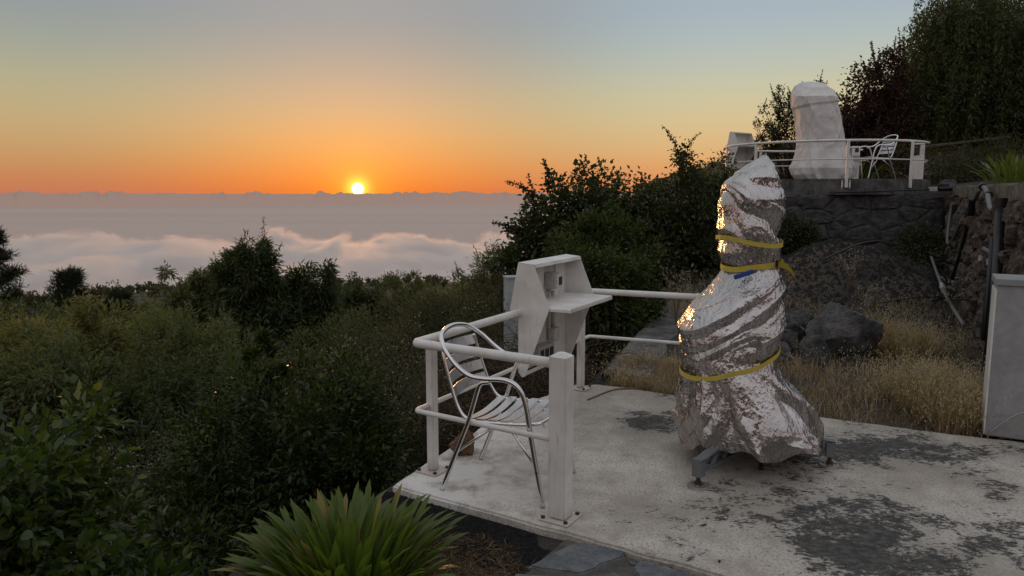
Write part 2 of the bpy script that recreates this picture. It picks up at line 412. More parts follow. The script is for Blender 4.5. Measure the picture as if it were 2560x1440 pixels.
def ground_h(x, y):
    d = np.hypot(x, y)
    dl = seg_dist_side(x, y, LEFT+[(3.4, 14.0), (3.5, 17.5), (6.0, 19.5), (12, 23), (40, 40), (120, 300), (200, 900)])   # + = terrace side
    bey = y-(6.12-(x-.95)*.605)
    terr = -.045+.045*sstep(.05, .6, bey)
    terr = terr+.05*(fbm2(x*.8+50, y*.8+50, 3, 4)-.5)*sstep(.2, .9, bey)
    # mound of gravel against the back wall
    mound = .76*np.exp(-(((x-5.2)/1.7)**2+((y-11.6)/1.7)**2))
    terr = terr+mound*(1+.55*(fbm2(x*1.6, y*1.6, 8, 5, 2, .6)-.5))
    up = 1.68+.10*np.clip(x-8, 0, 6)+.38*np.clip(x-13, 0, 60)
    dr = seg_dist_side(x, y, [(2.2, 2.0), (4.18, 5.96), (7.55, 12.6)])      # + = right of the wall
    hi = sstep(.18, .42, dr)*sstep(5.25, 6.1, y-.25*(x-4))
    hi = np.maximum(hi, sstep(14.0, 14.25, y)*sstep(3.3, 3.7, x))
    terr = terr*(1-hi)+up*hi
    # slope falling away to the sea
    line = 1.65-.1335*d
    off = 1.6+.02*d+14*sstep(60, 260, d)
    off = off*(1-sstep(330, 640, d))+0.0
    ridge = (7.0+4.5*(fbm2(x*.012+9, y*.004+4, 21, 5)-.45)+2.2*(fbm2(x*.08, y*.05, 22, 3)-.5))*sstep(300, 640, d)
    slope = line-off+ridge-.55*np.clip(d-720, 0, 1e9)*sstep(700, 1000, d)+.5*(fbm2(x*.25, y*.25, 9, 4)-.5)*sstep(3, 9, d)
    slope = np.minimum(slope, -.55-.03*np.clip(-x, 0, 10))
    slope = np.maximum(slope, -880)
    w = sstep(-.55, .02, dl)
    back = .30*np.clip(-y-4.0, 0, 60)*(1+.25*(fbm2(x*.15, y*.15, 6, 4)-.5))      # the mountain side behind
    return slope*(1-w)+terr*w+back
def build_ground():
    def axis(lo, hi, n, k):
        t = np.linspace(-1, 1, n); s = np.sinh(t*k)/np.sinh(k)
        return np.where(s < 0, -s*lo, s*hi)
    xs = np.unique(np.concatenate([axis(-2600, 2600, 150, 6.2), np.linspace(-4, 10, 160)]))
    ys = np.unique(np.concatenate([np.linspace(-70, 0, 45), np.linspace(0, 16, 180), 16+np.geomspace(.1, 2500, 110)]))
    X, Y = np.meshgrid(xs, ys, indexing='ij'); Z = ground_h(X, Y)
    V = np.stack([X, Y, Z], -1).reshape(-1, 3)
    return tag(mesh_obj('ground', V, grid_faces(len(xs), len(ys)), M['ground'], smooth=True), kind='structure')
build_ground()
def gz(x, y): return float(ground_h(np.array([float(x)]), np.array([float(y)]))[0])

# ------------------------------------------------------------------ viewing slab and flagstone path
def prism(name, outline, z0, z1, mat, parent=None, bevel=0.0, jitter=0.0, sub=1, seed=0):
    rng = random.Random(seed); pts = []
    for (a, b) in zip(outline, outline[1:]+outline[:1]):
        for k in range(sub):
            t = k/sub; pts.append((a[0]*(1-t)+b[0]*t+rng.uniform(-jitter, jitter), a[1]*(1-t)+b[1]*t+rng.uniform(-jitter, jitter)))
    bm = bmesh.new(); vs = [bm.verts.new((x, y, z0)) for x, y in pts]; f = bm.faces.new(vs)
    r = bmesh.ops.extrude_face_region(bm, geom=[f]); bmesh.ops.translate(bm, vec=(0, 0, z1-z0), verts=[v for v in r['geom'] if isinstance(v, bmesh.types.BMVert)])
    if bevel:
        bmesh.ops.bevel(bm, geom=[e for e in bm.edges if abs(e.verts[0].co.z-e.verts[1].co.z) < 1e-6 and e.verts[0].co.z > (z0+z1)/2], offset=bevel, segments=2, affect='EDGES')
    return bm_obj(name, bm, mat, parent)
SLAB = [(-.68, 4.0), (.27, 3.403), (.90, 3.007), (2.0, 2.316), (3.5, 1.374), (5.6, .055), (7.6, 2.35), (5.4, 3.60), (3.389, 4.72), (2.836, 4.97), (2.244, 5.293),
        (1.361, 5.83), (.95, 6.11), (.72, 6.20), (.5, 6.10), (.2, 5.76), (-.10, 5.31), (-.29, 4.88)]
slab = tag(prism('pavement', SLAB, -.16, 0.0, M['concrete'], bevel=.012, jitter=.008, sub=8), kind='structure')
path = tag(prism('path', [(.255, 3.385), (.885, 2.988), (3.49, 1.355), (5.58, .036), (4.2, -2.5), (-.6, -2.5), (-.45, 1.2), (-.08, 2.84)], -.14, -.022, M['joint'], jitter=.006, sub=6), kind='structure')
FLAGS = [[(.285, 3.335), (.41, 3.325), (.545, 3.262), (.50, 3.20), (.40, 3.13), (.305, 3.055), (.18, 3.085), (.075, 3.12), (.18, 3.24)],
         [(.575, 3.175), (.66, 3.135), (.80, 3.03), (.70, 2.985), (.56, 3.015), (.53, 3.09)],
         [(.35, 3.05), (.45, 3.08), (.52, 3.00), (.50, 2.86), (.36, 2.86), (.30, 2.97)],
         [(.535, 3.165), (.555, 3.135), (.545, 3.115), (.52, 3.13), (.515, 3.15)],
         [(.02, 3.06), (.24, 3.02), (.26, 2.88), (.05, 2.80), (-.04, 2.90)],
         [(.86, 2.97), (1.15, 2.78), (1.08, 2.62), (.80, 2.76), (.74, 2.90)],
         [(.55, 2.96), (.70, 2.92), (.77, 2.74), (.66, 2.62), (.54, 2.72)],
         [(1.2, 2.74), (1.62, 2.47), (1.5, 2.3), (1.15, 2.5)]]
for i, f in enumerate(FLAGS):
    c = Vector((sum(p[0] for p in f)/len(f), sum(p[1] for p in f)/len(f)))
    prism('flagstone', f, -.06, -.014+.003*math.sin(i*2.1), M['flag'], path, bevel=.007, jitter=.007, sub=4, seed=i)

# dark gravel apron between slab and plants
def gravel_strip():
    rng = np.random.default_rng(5); n = 9000
    t = rng.uniform(0, 1.25, n); u = rng.beta(1.1, 1.6, n)*.42+.005
    ex, ey = -.70+t*.80, 4.02-t*.51
    x = ex-u*.53*.9-.02; y = ey-u*.85
    keep = ~((x > .12) & (y > 2.8) & (x*.9+y > 3.47)); x, y = x[keep], y[keep]; n = len(x)
    z = ground_h(x, y); s = rng.uniform(.004, .012, n)
    base = np.array([[1, 0, 0], [-.5, .87, 0], [-.5, -.87, 0], [0, 0, 1.2]])
    ang = rng.uniform(0, 6.28, n); c, sn = np.cos(ang), np.sin(ang)
    V = np.empty((n, 4, 3)); bx, by, bz = base.T
    V[:, :, 0] = x[:, None]+s[:, None]*(c[:, None]*bx-sn[:, None]*by); V[:, :, 1] = y[:, None]+s[:, None]*(sn[:, None]*bx+c[:, None]*by); V[:, :, 2] = z[:, None]+.002+s[:, None]*bz*rng.uniform(.5, 1.1, n)[:, None]
    o = np.arange(n)[:, None]*4
    F = np.concatenate([o+np.array([[0, 1, 3]]), o+np.array([[1, 2, 3]]), o+np.array([[2, 0, 3]])])
    return tag(mesh_obj('gravel', V.reshape(-1, 3), F, M['gravel']), 'dark volcanic gravel along the edge of the slab', 'gravel', kind='stuff')
gravel_strip()

# ------------------------------------------------------------------ stone walls, every stone its own piece
def voronoi_cells(w, h, n, seed, sx=1.0, relax=2):
    """irregular polygons tiling a w x h rectangle (clipped half planes)"""
    rng = random.Random(seed); k = sx
    pts = []
    rows = max(1, round(math.sqrt(n*h/(w/k)))); cols = max(1, round(n/rows))
    for r in range(rows):
        for c in range(cols):
            pts.append(((c+.5+.5*(r % 2)-.25+rng.uniform(-.42, .42))*w/cols, (r+.5+rng.uniform(-.38, .38))*h/rows))
    cells = []
    for i, p in enumerate(pts):
        poly = [(0, 0), (w, 0), (w, h), (0, h)]
        near = sorted(range(len(pts)), key=lambda j: ((pts[j][0]-p[0])/k)**2+(pts[j][1]-p[1])**2)[1:14]
        for j in near:
            q = pts[j]; mx, my = (p[0]+q[0])/2, (p[1]+q[1])/2; nx, ny = (q[0]-p[0])/k**2, q[1]-p[1]
            out = []
            for a, b in zip(poly, poly[1:]+poly[:1]):
                da = (a[0]-mx)*nx+(a[1]-my)*ny; db = (b[0]-mx)*nx+(b[1]-my)*ny
                if da <= 0: out.append(a)
                if da*db < 0: t = da/(da-db); out.append((a[0]+(b[0]-a[0])*t, a[1]+(b[1]-a[1])*t))
            poly = out
            if len(poly) < 3: break
        if len(poly) >= 3: cells.append(poly)
    return cells
def stone_piece(name, poly, frame, gap, depth, mat, parent, rng, rough=.02):
    """poly in wall coordinates (along, up) -> bulged stone; frame(a, up, out) -> world"""
    cx = sum(p[0] for p in poly)/len(poly); cy_ = sum(p[1] for p in poly)/len(poly)
    sz = max(max(abs(p[0]-cx), abs(p[1]-cy_)) for p in poly)
    if sz < .03: return None
    k = max(.5, 1-gap/sz); ring = []
    for a, b in zip(poly, poly[1:]+poly[:1]):
        for t in (0, .5):
            x, y = a[0]*(1-t)+b[0]*t, a[1]*(1-t)+b[1]*t
            ring.append((cx+(x-cx)*k+rng.uniform(-1, 1)*rough*.6, cy_+(y-cy_)*k+rng.uniform(-1, 1)*rough*.6))
    n = len(ring); V = []; d = depth*rng.uniform(.5, 1.3); tx, ty = rng.uniform(-.4, .4)*d, rng.uniform(-.4, .4)*d
    for s, o in ((1.0, -.05), (1.0, d*.45), (.80, d), (.42, d*1.12)):
        for x, y in ring:
            V.append(frame(cx+(x-cx)*s, cy_+(y-cy_)*s, o+(tx*(x-cx)+ty*(y-cy_))/sz*(o > 0)+rng.uniform(-1, 1)*rough*.5*(o > 0)))
    V.append(frame(cx, cy_, d*1.14)); F = []
    for r in range(3):
        for j in range(n): F.append((r*n+j, r*n+(j+1) % n, (r+1)*n+(j+1) % n, (r+1)*n+j))
    for j in range(n): F.append((3*n+j, 3*n+(j+1) % n, 4*n))
    return mesh_obj(name, V, F, mat, parent, smooth=rough < .015)
def back_wall():
    x0, x1, y, z0, z1 = 3.35, 8.05, 13.85, -.5, 1.57
    root = empty('stone_wall', (x0, y, z0), label='dark mortared basalt wall under the upper round terrace', cat='wall')
    bm = bmesh.new(); add_box(bm, (x1-x0)/2, .25, (z1-z0)/2, x1-x0, .46, z1-z0)
    bm_obj('mortar_core', bm, M['mortar'], root)
    rng = random.Random(3)
    for c in voronoi_cells(x1-x0, z1-z0, 62, 11, 1.7):
        stone_piece('stone', c, lambda a, u, o: (a, .02-o, u), .014, .032, M['wallstone'], root, rng, .022)
    # end return seen at the left of the foil
    for c in voronoi_cells(.46, z1-z0, 9, 4):
        stone_piece('stone', c, lambda a, u, o: (-o, .46-a, u), .015, .03, M['wallstone'], root, rng, .01)
back_wall()
def right_wall():
    a = Vector((8.02, 13.7)); b = Vector((3.95, 5.6)); d = (b-a); L = d.length; d.normalize(); nrm = Vector((d.y, -d.x))   # facing the terrace
    if nrm.x > 0: nrm = -nrm
    root = empty('stone_wall', (a.x, a.y, 0), label='rough brown lava rock retaining wall at the right edge', cat='wall')
    H = lambda s: 1.70-.05*s/L
    def fr(s, u, o):
        lean = -.10*(u/1.7)
        return (d.x*s+nrm.x*(o+lean), d.y*s+nrm.y*(o+lean), u-.15)
    bm = bmesh.new()
    vs = [bm.verts.new(fr(s, u, o)) for s in (0, L) for u, o in ((0, 0), (1.83, 0), (1.83, -.4), (0, -.4))]
    for q in ((0, 1, 5, 4), (1, 2, 6, 5), (2, 3, 7, 6), (3, 0, 4, 7), (0, 3, 2, 1), (4, 5, 6, 7)): bm.faces.new([vs[i] for i in q])
    bm_obj('core', bm, M['lavabase'], root)
    rng = random.Random(8)
    for c in voronoi_cells(L, 1.72, 285, 21, 1.15):
        stone_piece('stone', c, fr, .014, .085, M['lava'], root, rng, .045)
    # rendered coping along the top
    n = 30; V = []; 
    for i in range(n+1):
        s = L*i/n; w = .03*math.sin(i*1.7)
        for u, o in ((1.62+w, .03), (1.86+.02*math.sin(i), .055+.02*math.sin(i*2.3)), (1.88, -.12), (1.85, -.42)): V.append(fr(s, u, o))
    F = [(i*4+j, (i+1)*4+j, (i+1)*4+j+1, i*4+j+1) for i in range(n) for j in range(3)]
    cp = mesh_obj('coping', V, F, mat_simple('coping_render', (.07, .06, .05), (.20, .17, .135), 10, .95, .8, .02), root, smooth=True)
right_wall()
def kerb_wall():
    pts = [(.80, 6.45), (1.12, 7.4), (1.52, 8.57), (2.0, 9.9), (2.42, 11.1), (3.3, 13.7)]
    root = empty('terrace_wall', (.8, 6.45, 0), label='dark stone terrace edge wall running back from the railing corner', cat='wall')
    V = []; rng = random.Random(2); P = spline([(x, y, 0) for x, y in pts], 6)
    for i, p in enumerate(P):
        t = (P[min(i+1, len(P)-1)]-P[max(i-1, 0)]).normalized(); nr = Vector((t.y, -t.x, 0)); w = .42+.03*math.sin(i*1.3)
        for o, z in ((-.02, -1.6), (0, .02), (.04, .05), (w, .045), (w+.03, -.1)):
            q = p+nr*o; V.append((q.x-.8, q.y-6.45, z+rng.uniform(-.012, .012)))
    F = [(i*5+j, i*5+j+1, (i+1)*5+j+1, (i+1)*5+j) for i in range(len(P)-1) for j in range(4)]
    mesh_obj('coping', V, F, M['cap'], root)
kerb_wall()
# upper round terrace
UC = Vector((6.5, 15.75)); UZ = 1.865
def upper_terrace():
    bm = bmesh.new(); bmesh.ops.create_cone(bm, cap_ends=True, segments=72, radius1=2.02, radius2=2.02, depth=.29, matrix=Matrix.Translation((UC.x, UC.y, UZ-.145)))
    bmesh.ops.bevel(bm, geom=[e for e in bm.edges if abs(e.verts[0].co.z-UZ) < 1e-4 and abs(e.verts[1].co.z-UZ) < 1e-4], offset=.02, segments=2, affect='EDGES')
    o = bm_obj('terrace_slab', bm, M['cap'])
    tag(o, 'round dark concrete terrace slab on top of the back wall', 'terrace')
upper_terrace()
def mound_gravel():
    rng = np.random.default_rng(15); n = 9000
    x = rng.normal(5.1, 1.3, n); y = rng.normal(11.2, 1.2, n); k = (y < 13.5) & (x < 3.85+(y-5.6)*.5) & (x > 2.6+(y-11)*.36); x, y = x[k], y[k]; n = len(x)
    z = ground_h(x, y); s = rng.gamma(2, .008, n)+.006; ang = rng.uniform(0, 6.28, n); c, sn = np.cos(ang), np.sin(ang)
    base = np.array([[1, 0, -.2], [-.5, .87, -.2], [-.6, -.8, -.2], [.1, 0, .8]]); bx, by, bz = base.T; V = np.empty((n, 4, 3))
    V[:, :, 0] = x[:, None]+s[:, None]*(c[:, None]*bx-sn[:, None]*by); V[:, :, 1] = y[:, None]+s[:, None]*(sn[:, None]*bx+c[:, None]*by); V[:, :, 2] = z[:, None]+s[:, None]*bz
    o = np.arange(n)[:, None]*4; F = np.concatenate([o+np.array([[0, 1, 3]]), o+np.array([[1, 2, 3]]), o+np.array([[2, 0, 3]])])
    tag(mesh_obj('gravel', V.reshape(-1, 3), F, M['gravel']), 'loose stones scattered over the dark mound', 'gravel', kind='stuff')
mound_gravel()
# ------------------------------------------------------------------ object materials
def mat_metal(name, col, rough, bump=0.0, bscale=40, aniso=0):
    mt, nt, b = new_mat(name); nb = NB(nt); p = nb.tex('Object')
    b.inputs['Base Color'].default_value = (*col, 1); b.inputs['Metallic'].default_value = 1.0
    n = nb.noise(p, 12, 4, .6); nb.to(nb.map(n, .3, .7, rough*.75, rough*1.35), b.inputs['Roughness'])
    if bump: nb.to(nb.bump(nb.noise(p, bscale, 4, .6), bump, .004), b.inputs['Normal'])
    return mt
def mat_foil():
    mt, nt, b = new_mat('crinkled_foil'); nb = NB(nt); p = nb.tex('Object')
    n = nb.noise(p, 5, 4, .6)
    nb.to(nb.mix(nb.map(n, .35, .65), (.58, .555, .555), (.44, .415, .41)), b.inputs['Base Color'])
    b.inputs['Metallic'].default_value = 1.0; nb.to(nb.map(nb.noise(p, 7, 3, .5), .3, .7, .13, .27), b.inputs['Roughness'])
    v1 = nb.vor(nb.scale(p, 1, 1, .5), 44, 'F1'); v2 = nb.vor(nb.scale(p, 1, 1, .6), 105, 'F1')
    r1 = nb.math('ABSOLUTE', nb.math('SUBTRACT', nb.noise(nb.scale(p, 1, 1, .6), 30, 3, .6, .8), .5))
    h = nb.math('ADD', nb.math('ADD', nb.math('MULTIPLY', v1, .55), nb.math('MULTIPLY', v2, .22)), r1)
    nb.to(nb.bump(h, .8, .010), b.inputs['Normal']); return mt
def mat_plain(name, col, rough=.5, metal=0.0, spec=.4):
    mt, nt, b = new_mat(name); nb = NB(nt); p = nb.tex('Object')
    n = nb.noise(p, 18, 4, .6)
    nb.to(nb.mix(nb.map(n, .3, .7), tuple(c*.82 for c in col), col), b.inputs['Base Color'])
    b.inputs['Roughness'].default_value = rough; b.inputs['Metallic'].default_value = metal; b.inputs['Specular IOR Level'].default_value = spec
    return mt
M['alu'] = mat_metal('polished_aluminium', (.80, .80, .81), .17)
M['alu_dull'] = mat_metal('brushed_aluminium', (.74, .74, .745), .34, .25, 160)
M['foil'] = mat_foil()
M['bolt'] = mat_plain('rusty_bolt', (.10, .065, .05), .6, .6)
M['strap'] = mat_plain('yellow_webbing', (.56, .45, .07), .7)
M['blue'] = mat_plain('blue_webbing', (.02, .07, .30), .6)
M['mount'] = mat_plain('grey_painted_steel', (.16, .17, .185), .5)
M['black'] = mat_plain('black_plastic', (.018, .018, .02), .4)
M['pvc'] = mat_plain('grey_pvc', (.14, .14, .135), .5)
M['steelplate'] = mat_plain('worn_steel', (.30, .29, .27), .5, .5)
M['cover'] = mat_simple('white_tarpaulin', (.62, .61, .60), (.76, .75, .735), 4, .62, .35, .01)
M['plastic'] = mat_plain('grey_plastic_box', (.42, .41, .39), .5)
M['darkhole'] = mat_plain('dark_socket', (.03, .03, .03), .5)
M['cream'] = mat_plain('white_conduit', (.62, .61, .58), .5)
M['rubber'] = mat_plain('tan_cable', (.20, .13, .085), .6)
M['dryleaf'] = mat_plain('dry_leaf', (.16, .06, .035), .7)
M['straw'] = mat_plain('straw', (.40, .30, .16), .8)

def bolts(parent, pts, r=.011, h=.012, axis=(0, 0, 1)):
    first = None
    for p in pts:
        if first is None:
            bm = bmesh.new(); add_cyl(bm, (0, 0, 0), tuple(h*a for a in axis), r, 6); first = bm_obj('bolt', bm, M['bolt'], parent, loc=p)
        else:
            o = bpy.data.objects.new('bolt', first.data); o.location = p; link(o, parent)

# ------------------------------------------------------------------ near railing
ANG = math.atan2(-.532, .847)      # direction of the slab's near edge
def post_with_plate(root, x, y, w, h, rz, plate, cap=False, name='post'):
    bm = bmesh.new(); add_box(bm, 0, 0, h/2+.006, w, w, h-.012)
    bmesh.ops.bevel(bm, geom=[e for e in bm.edges if abs(e.verts[0].co.z-e.verts[1].co.z) > .1], offset=.008, segments=2, affect='EDGES')
    if cap:
        top = [f for f in bm.faces if f.normal.z > .9]
        r = bmesh.ops.inset_region(bm, faces=top, thickness=w*.42); c = [v for f in top for v in f.verts]
        bmesh.ops.translate(bm, vec=(0, 0, .018), verts=list(set(c)))
    o = bm_obj(name, bm, M['paint'], root); o.location = (x, y, .006); o.rotation_euler.z = rz
    bm = bmesh.new(); add_box(bm, 0, 0, .0, plate, plate, .010); p = bm_obj('base_plate', bm, M['paint'], root, bevel=.003); p.location = (x, y, .0065); p.rotation_euler.z = rz
    k = plate*.39; bolts(p, [(sx*k, sy*k, .004) for sx in (-1, 1) for sy in (-1, 1)])
    return o
def near_railing():
    root = empty('railing', (.24, 3.56, 0), label='white tubular railing around the near concrete slab', cat='railing')
    def loc(p): return (p[0]-.24, p[1]-3.56, p[2])
    big = (.245, 3.575); A = (-.545, 4.085); B = (.675, 6.245); C = (1.49, 5.905); D = (1.80, 5.775)
    zt, zl = .80, .405
    tube('top_rail', [loc(p) for p in round_path([(big[0]-.03, big[1]+.02, zt), (*A, zt), (*B, zt), (*C, zt)], .035, 4)], .0255, M['paint'], root, 14)
    tube('top_rail', [loc(p) for p in [(C[0]-.005, C[1]+.002, zt), (*D, zt)]], .0295, M['paint'], root, 14)
    a2 = (A[0]-.005, A[1]+.01); b2 = (B[0]-.01, B[1]+.03)
    tube('lower_rail', [loc(p) for p in round_path([(big[0]-.03, big[1]+.02, zl), (*a2, zl), (*b2, zl), (C[0], C[1]+.03, zl), (D[0], D[1]+.03, zl)], .03, 4)], .0145, M['paint'], root, 10)
    rz = ANG
    post_with_plate(root, *loc((*big, 0))[:2], .096, .835, rz, .165, True)
    post_with_plate(root, *loc((-.468, 4.215, 0))[:2], .055, .77, rz, .15)
    post_with_plate(root, *loc((.575, 6.055, 0))[:2], .055, .77, rz, .15)
    bm = bmesh.new(); add_box(bm, 0, 0, .385, .04, .04, .77); o = bm_obj('post', bm, M['black'], root, bevel=.004); o.location = loc((1.53, 5.89, 0)); o.rotation_euler.z = rz
    bm = bmesh.new(); add_box(bm, 0, 0, .37, .05, .05, .8); o = bm_obj('post', bm, M['paint'], root, bevel=.004); o.location = loc((1.79, 5.78, 0)); o.rotation_euler.z = rz
near_railing()

# ------------------------------------------------------------------ control cabinet hung on a rail
def cabinet(loc, tdir, W, label, detail=True):
    """local x = outward (towards the slab), y = along the rail, z = up; loc = rail point at the near side"""
    root = empty('control_cabinet', loc, math.atan2(tdir[1], tdir[0])-math.pi/2, label, 'cabinet')
    prof = [(0.0, 1.155), (.12, 1.145), (.245, .845), (.055, .345), (.03, .335), (0, .37), (0, .775), (-.068, .815)]
    for y in (0, W):
        bm = bmesh.new(); vs = [bm.verts.new((x, y-.002, z)) for x, z in prof]; f = bm.faces.new(vs)
        r = bmesh.ops.extrude_face_region(bm, geom=[f]); bmesh.ops.translate(bm, vec=(0, .004, 0), verts=[v for v in r['geom'] if isinstance(v, bmesh.types.BMVert)])
        bm_obj('side_panel', bm, M['paint'], root, bevel=.0012, seg=1)
    def sheet(name, a, b, th=.004, y0=.003, y1=W-.003):
        (x0, z0), (x1, z1) = a, b; d = Vector((x1-x0, 0, z1-z0)); n = Vector((-d.z, 0, d.x)).normalized()*th
        bm = bmesh.new(); vs = [bm.verts.new(v) for v in ((x0, y0, z0), (x1, y0, z1), (x1, y1, z1), (x0, y1, z0))]; f = bm.faces.new(vs)
        r = bmesh.ops.extrude_face_region(bm, geom=[f]); bmesh.ops.translate(bm, vec=n, verts=[v for v in r['geom'] if isinstance(v, bmesh.types.BMVert)])
        return bm_obj(name, bm, M['paint'], root)
    sheet('back_panel', (.006, .37), (.006, 1.145)); sheet('top_panel', (.0, 1.150), (.124, 1.140)); sheet('front_lip', (.124, 1.143), (.132, 1.120))
    sheet('wing_panel', (-.066, .818), (.0, 1.150)); sheet('bottom_panel', (.012, .352), (.055, .350)); sheet('bottom_lip', (.055, .349), (.066, .378))
    # ribbed shelf
    z = .845; n = 24; V = []; x0, x1 = .012, .40
    for i in range(n*2+1):
        y = .006+(W-.012)*i/(n*2); zz = z+(.011 if i % 2 else 0)
        V += [(x0, y, zz), (x1, y, zz), (x1, y, z-.020), (x0, y, z-.020)]
    F = []
    for i in range(n*2):
        for j in range(4): F.append((i*4+j, i*4+(j+1) % 4, (i+1)*4+(j+1) % 4, (i+1)*4+j))
    F += [(3, 2, 1, 0), tuple(n*8+j for j in range(4))]
    sh = mesh_obj('shelf', V, F, M['paint'], root)
    if not detail: return root
    for r in range(2):   # perforations of the end lip
        for k in range(14):
            pass
    bm = bmesh.new(); add_box(bm, .045, W*.56, .985, .075, .10, .125); sw = bm_obj('switch_box', bm, M['plastic'], root, bevel=.008)
    bm = bmesh.new(); add_box(bm, .098, W*.56, .985, .030, .08, .10); bm_obj('switch_face', bm, M['cream'], sw, bevel=.004)
    bm = bmesh.new(); add_box(bm, .115, W*.57, .985, .006, .045, .06); bm_obj('switch_window', bm, M['darkhole'], sw)
    tube('conduit', [(.03, W*.56, .925), (.03, W*.56, .62)], .012, M['cream'], root, 8); tube('conduit', [(.03, W*.64, .90), (.03, W*.64, .60)], .017, M['cream'], root, 8)
    tube('conduit', [(.02, W*.70, 1.14), (.02, W*.70, .99)], .007, M['cream'], root, 6)
    bm = bmesh.new(); add_box(bm, .045, W*.62, .57, .06, .09, .10); bm_obj('junction_box', bm, M['cream'], root, bevel=.006)
    bm = bmesh.new(); add_box(bm, .05, W*.36, .475, .075, .26, .10); sk = bm_obj('socket_box', bm, M['plastic'], root, bevel=.006)
    for k in range(3):
        bm = bmesh.new(); add_box(bm, .0885, W*.36-.075+k*.075, .468, .006, .052, .062); bm_obj('socket', bm, M['darkhole'], sk)
    return root
cabinet((.045, 5.14, 0), (.49, .87), .77, 'white angular control cabinet with ribbed shelf on the near railing')

# ------------------------------------------------------------------ aluminium armchairs
def chair(label, loc, ang, s=1.0):
    root = empty('aluminium_chair', loc, ang, label, 'chair', 'aluminium slat armchairs'); root.scale = (s, s, s)
    side = [(.30, .262, 0), (.235, .268, .36), (.205, .27, .54), (.165, .272, .632), (.09, .274, .668), (-.03, .274, .664), (-.12, .27, .672), (-.20, .262, .72), (-.28, .235, .795), (-.335, .175, .85), (-.355, .09, .873)]
    loop = side+[(-.36, 0, .880)]+[(x, -y, z) for x, y, z in reversed(side)]
    tube('arm_frame', spline(loop, 6), .0135, M['alu'], root, 12)
    for sg in (1, -1):
        tube('rear_leg', spline([(-.30, sg*.255, 0), (-.22, sg*.258, .20), (-.13, sg*.262, .42), (-.085, sg*.264, .56), (-.055, sg*.27, .632), (0, sg*.274, .650)], 6), .0125, M['alu'], root, 10)
        tube('brace', [(-.205, sg*.25, .235), (.02, sg*.232, .405)], .008, M['alu'], root, 8)
        tube('brace', [(.262, sg*.252, .20), (.10, sg*.235, .40)], .008, M['alu'], root, 8)
        for p in ((.268, sg*.276, .19), (.228, sg*.280, .405), (-.205, sg*.268, .235)):
            bm = bmesh.new(); add_cyl(bm, p, (p[0], p[1]+sg*.008, p[2]), .007, 8); bm_obj('rivet', bm, M['bolt'], root)
    half = [(-.315, .20, .80), (-.295, .213, .72), (-.24, .222, .55), (-.205, .226, .47), (-.165, .229, .425), (-.10, .231, .412), (.10, .232, .420), (.215, .226, .430), (.262, .18, .433)]
    seat_loop = half+[(.272, 0, .433)]+[(x, -y, z) for x, y, z in reversed(half)]
    tube('seat_frame', spline(seat_loop, 6), .0105, M['alu'], root, 10)
    def slat(name, c0, c1, wdir, w, sag, th=.004, n=10):
        c0, c1, wdir, sag = Vector(c0), Vector(c1), Vector(wdir).normalized(), Vector(sag); V = []
        nn = (c1-c0).cross(wdir).normalized()*th
        for i in range(n+1):
            t = i/n; p = c0.lerp(c1, t)+sag*(4*t*(1-t))
            for q in (p-wdir*w/2, p+wdir*w/2, p+wdir*w/2+nn, p-wdir*w/2+nn): V.append(q)
        F = [(i*4+j, i*4+(j+1) % 4, i*4+4+(j+1) % 4, i*4+4+j) for i in range(n) for j in range(4)]+[(3, 2, 1, 0), tuple(n*4+j for j in range(4))]
        return mesh_obj(name, V, F, M['alu_dull'], root)
    for k in range(6):
        x = -.145+k*.071; y = .236
        slat('seat_slat', (x, y, .424+.002*k), (x, -y, .424+.002*k), (1, 0, .03), .050, (0, 0, -.024))
    for k in range(4):
        t = k/3; x = -.236-.072*t; z = .545+.225*t; y = .222-.014*t
        slat('back_slat', (x, y, z), (x, -y, z), (-.31, 0, .95), .058, (-.045, 0, 0))
    return root
chair('shiny aluminium slat armchair standing behind the near white railing', (-.015, 4.055, .0), math.atan2(-.225, .547), 1.0)

# ------------------------------------------------------------------ foil-wrapped telescope
FOIL = [(1.864, 1.46, 1.493), (1.827, 1.401, 1.527), (1.758, 1.299, 1.556), (1.7, 1.238, 1.587), (1.642, 1.226, 1.615), (1.572, 1.216, 1.628), (1.501, 1.214, 1.615), (1.419, 1.21, 1.595), (1.36, 1.217, 1.601), (1.289, 1.21, 1.609), (1.229, 1.236, 1.609), (1.193, 1.261, 1.606), (1.121, 1.204, 1.626), (1.025, 1.112, 1.638), (0.928, 1.046, 1.638), (0.831, 1.01, 1.628), (0.733, 1.001, 1.616), (0.671, 1.008, 1.607), (0.622, 1.026, 1.609), (0.56, 1.033, 1.648), (0.485, 1.033, 1.713), (0.385, 1.023, 1.791), (0.259, 1.015, 1.851), (0.158, 1.025, 1.879), (0.095, 1.04, 1.89)]
FZ = np.array([p[0] for p in FOIL])[::-1]; FL = np.array([p[1] for p in FOIL])[::-1]; FR = np.array([p[2] for p in FOIL])[::-1]
def foil_section(z):
    l, r = np.interp(z, FZ, FL), np.interp(z, FZ, FR)
    cx = (l+r)/2; rx = (r-l)/2
    ry = np.interp(z, [.1, .3, .55, .68, .85, 1.05, 1.2, 1.35, 1.6, 1.75, 1.864], [.42, .40, .33, .29, .30, .26, .185, .20, .22, .16, .015])
    cyy = np.interp(z, [.1, .6, 1.0, 1.2, 1.6, 1.864], [4.40, 4.40, 4.40, 4.40, 4.40, 4.38])
    return cx, rx, cyy, ry
def ridged(x, y, seed, octv=4, gain=.55):
    tot = np.zeros_like(x); a = 1.0; nrm = 0
    for o in range(octv):
        v = fbm2(x, y, seed+o*3.7, 1); tot += a*(1-np.abs(2*v-1)); nrm += a; a *= gain; x = x*1.93+.7*y; y = y*2.07-.3*x
    return tot/nrm
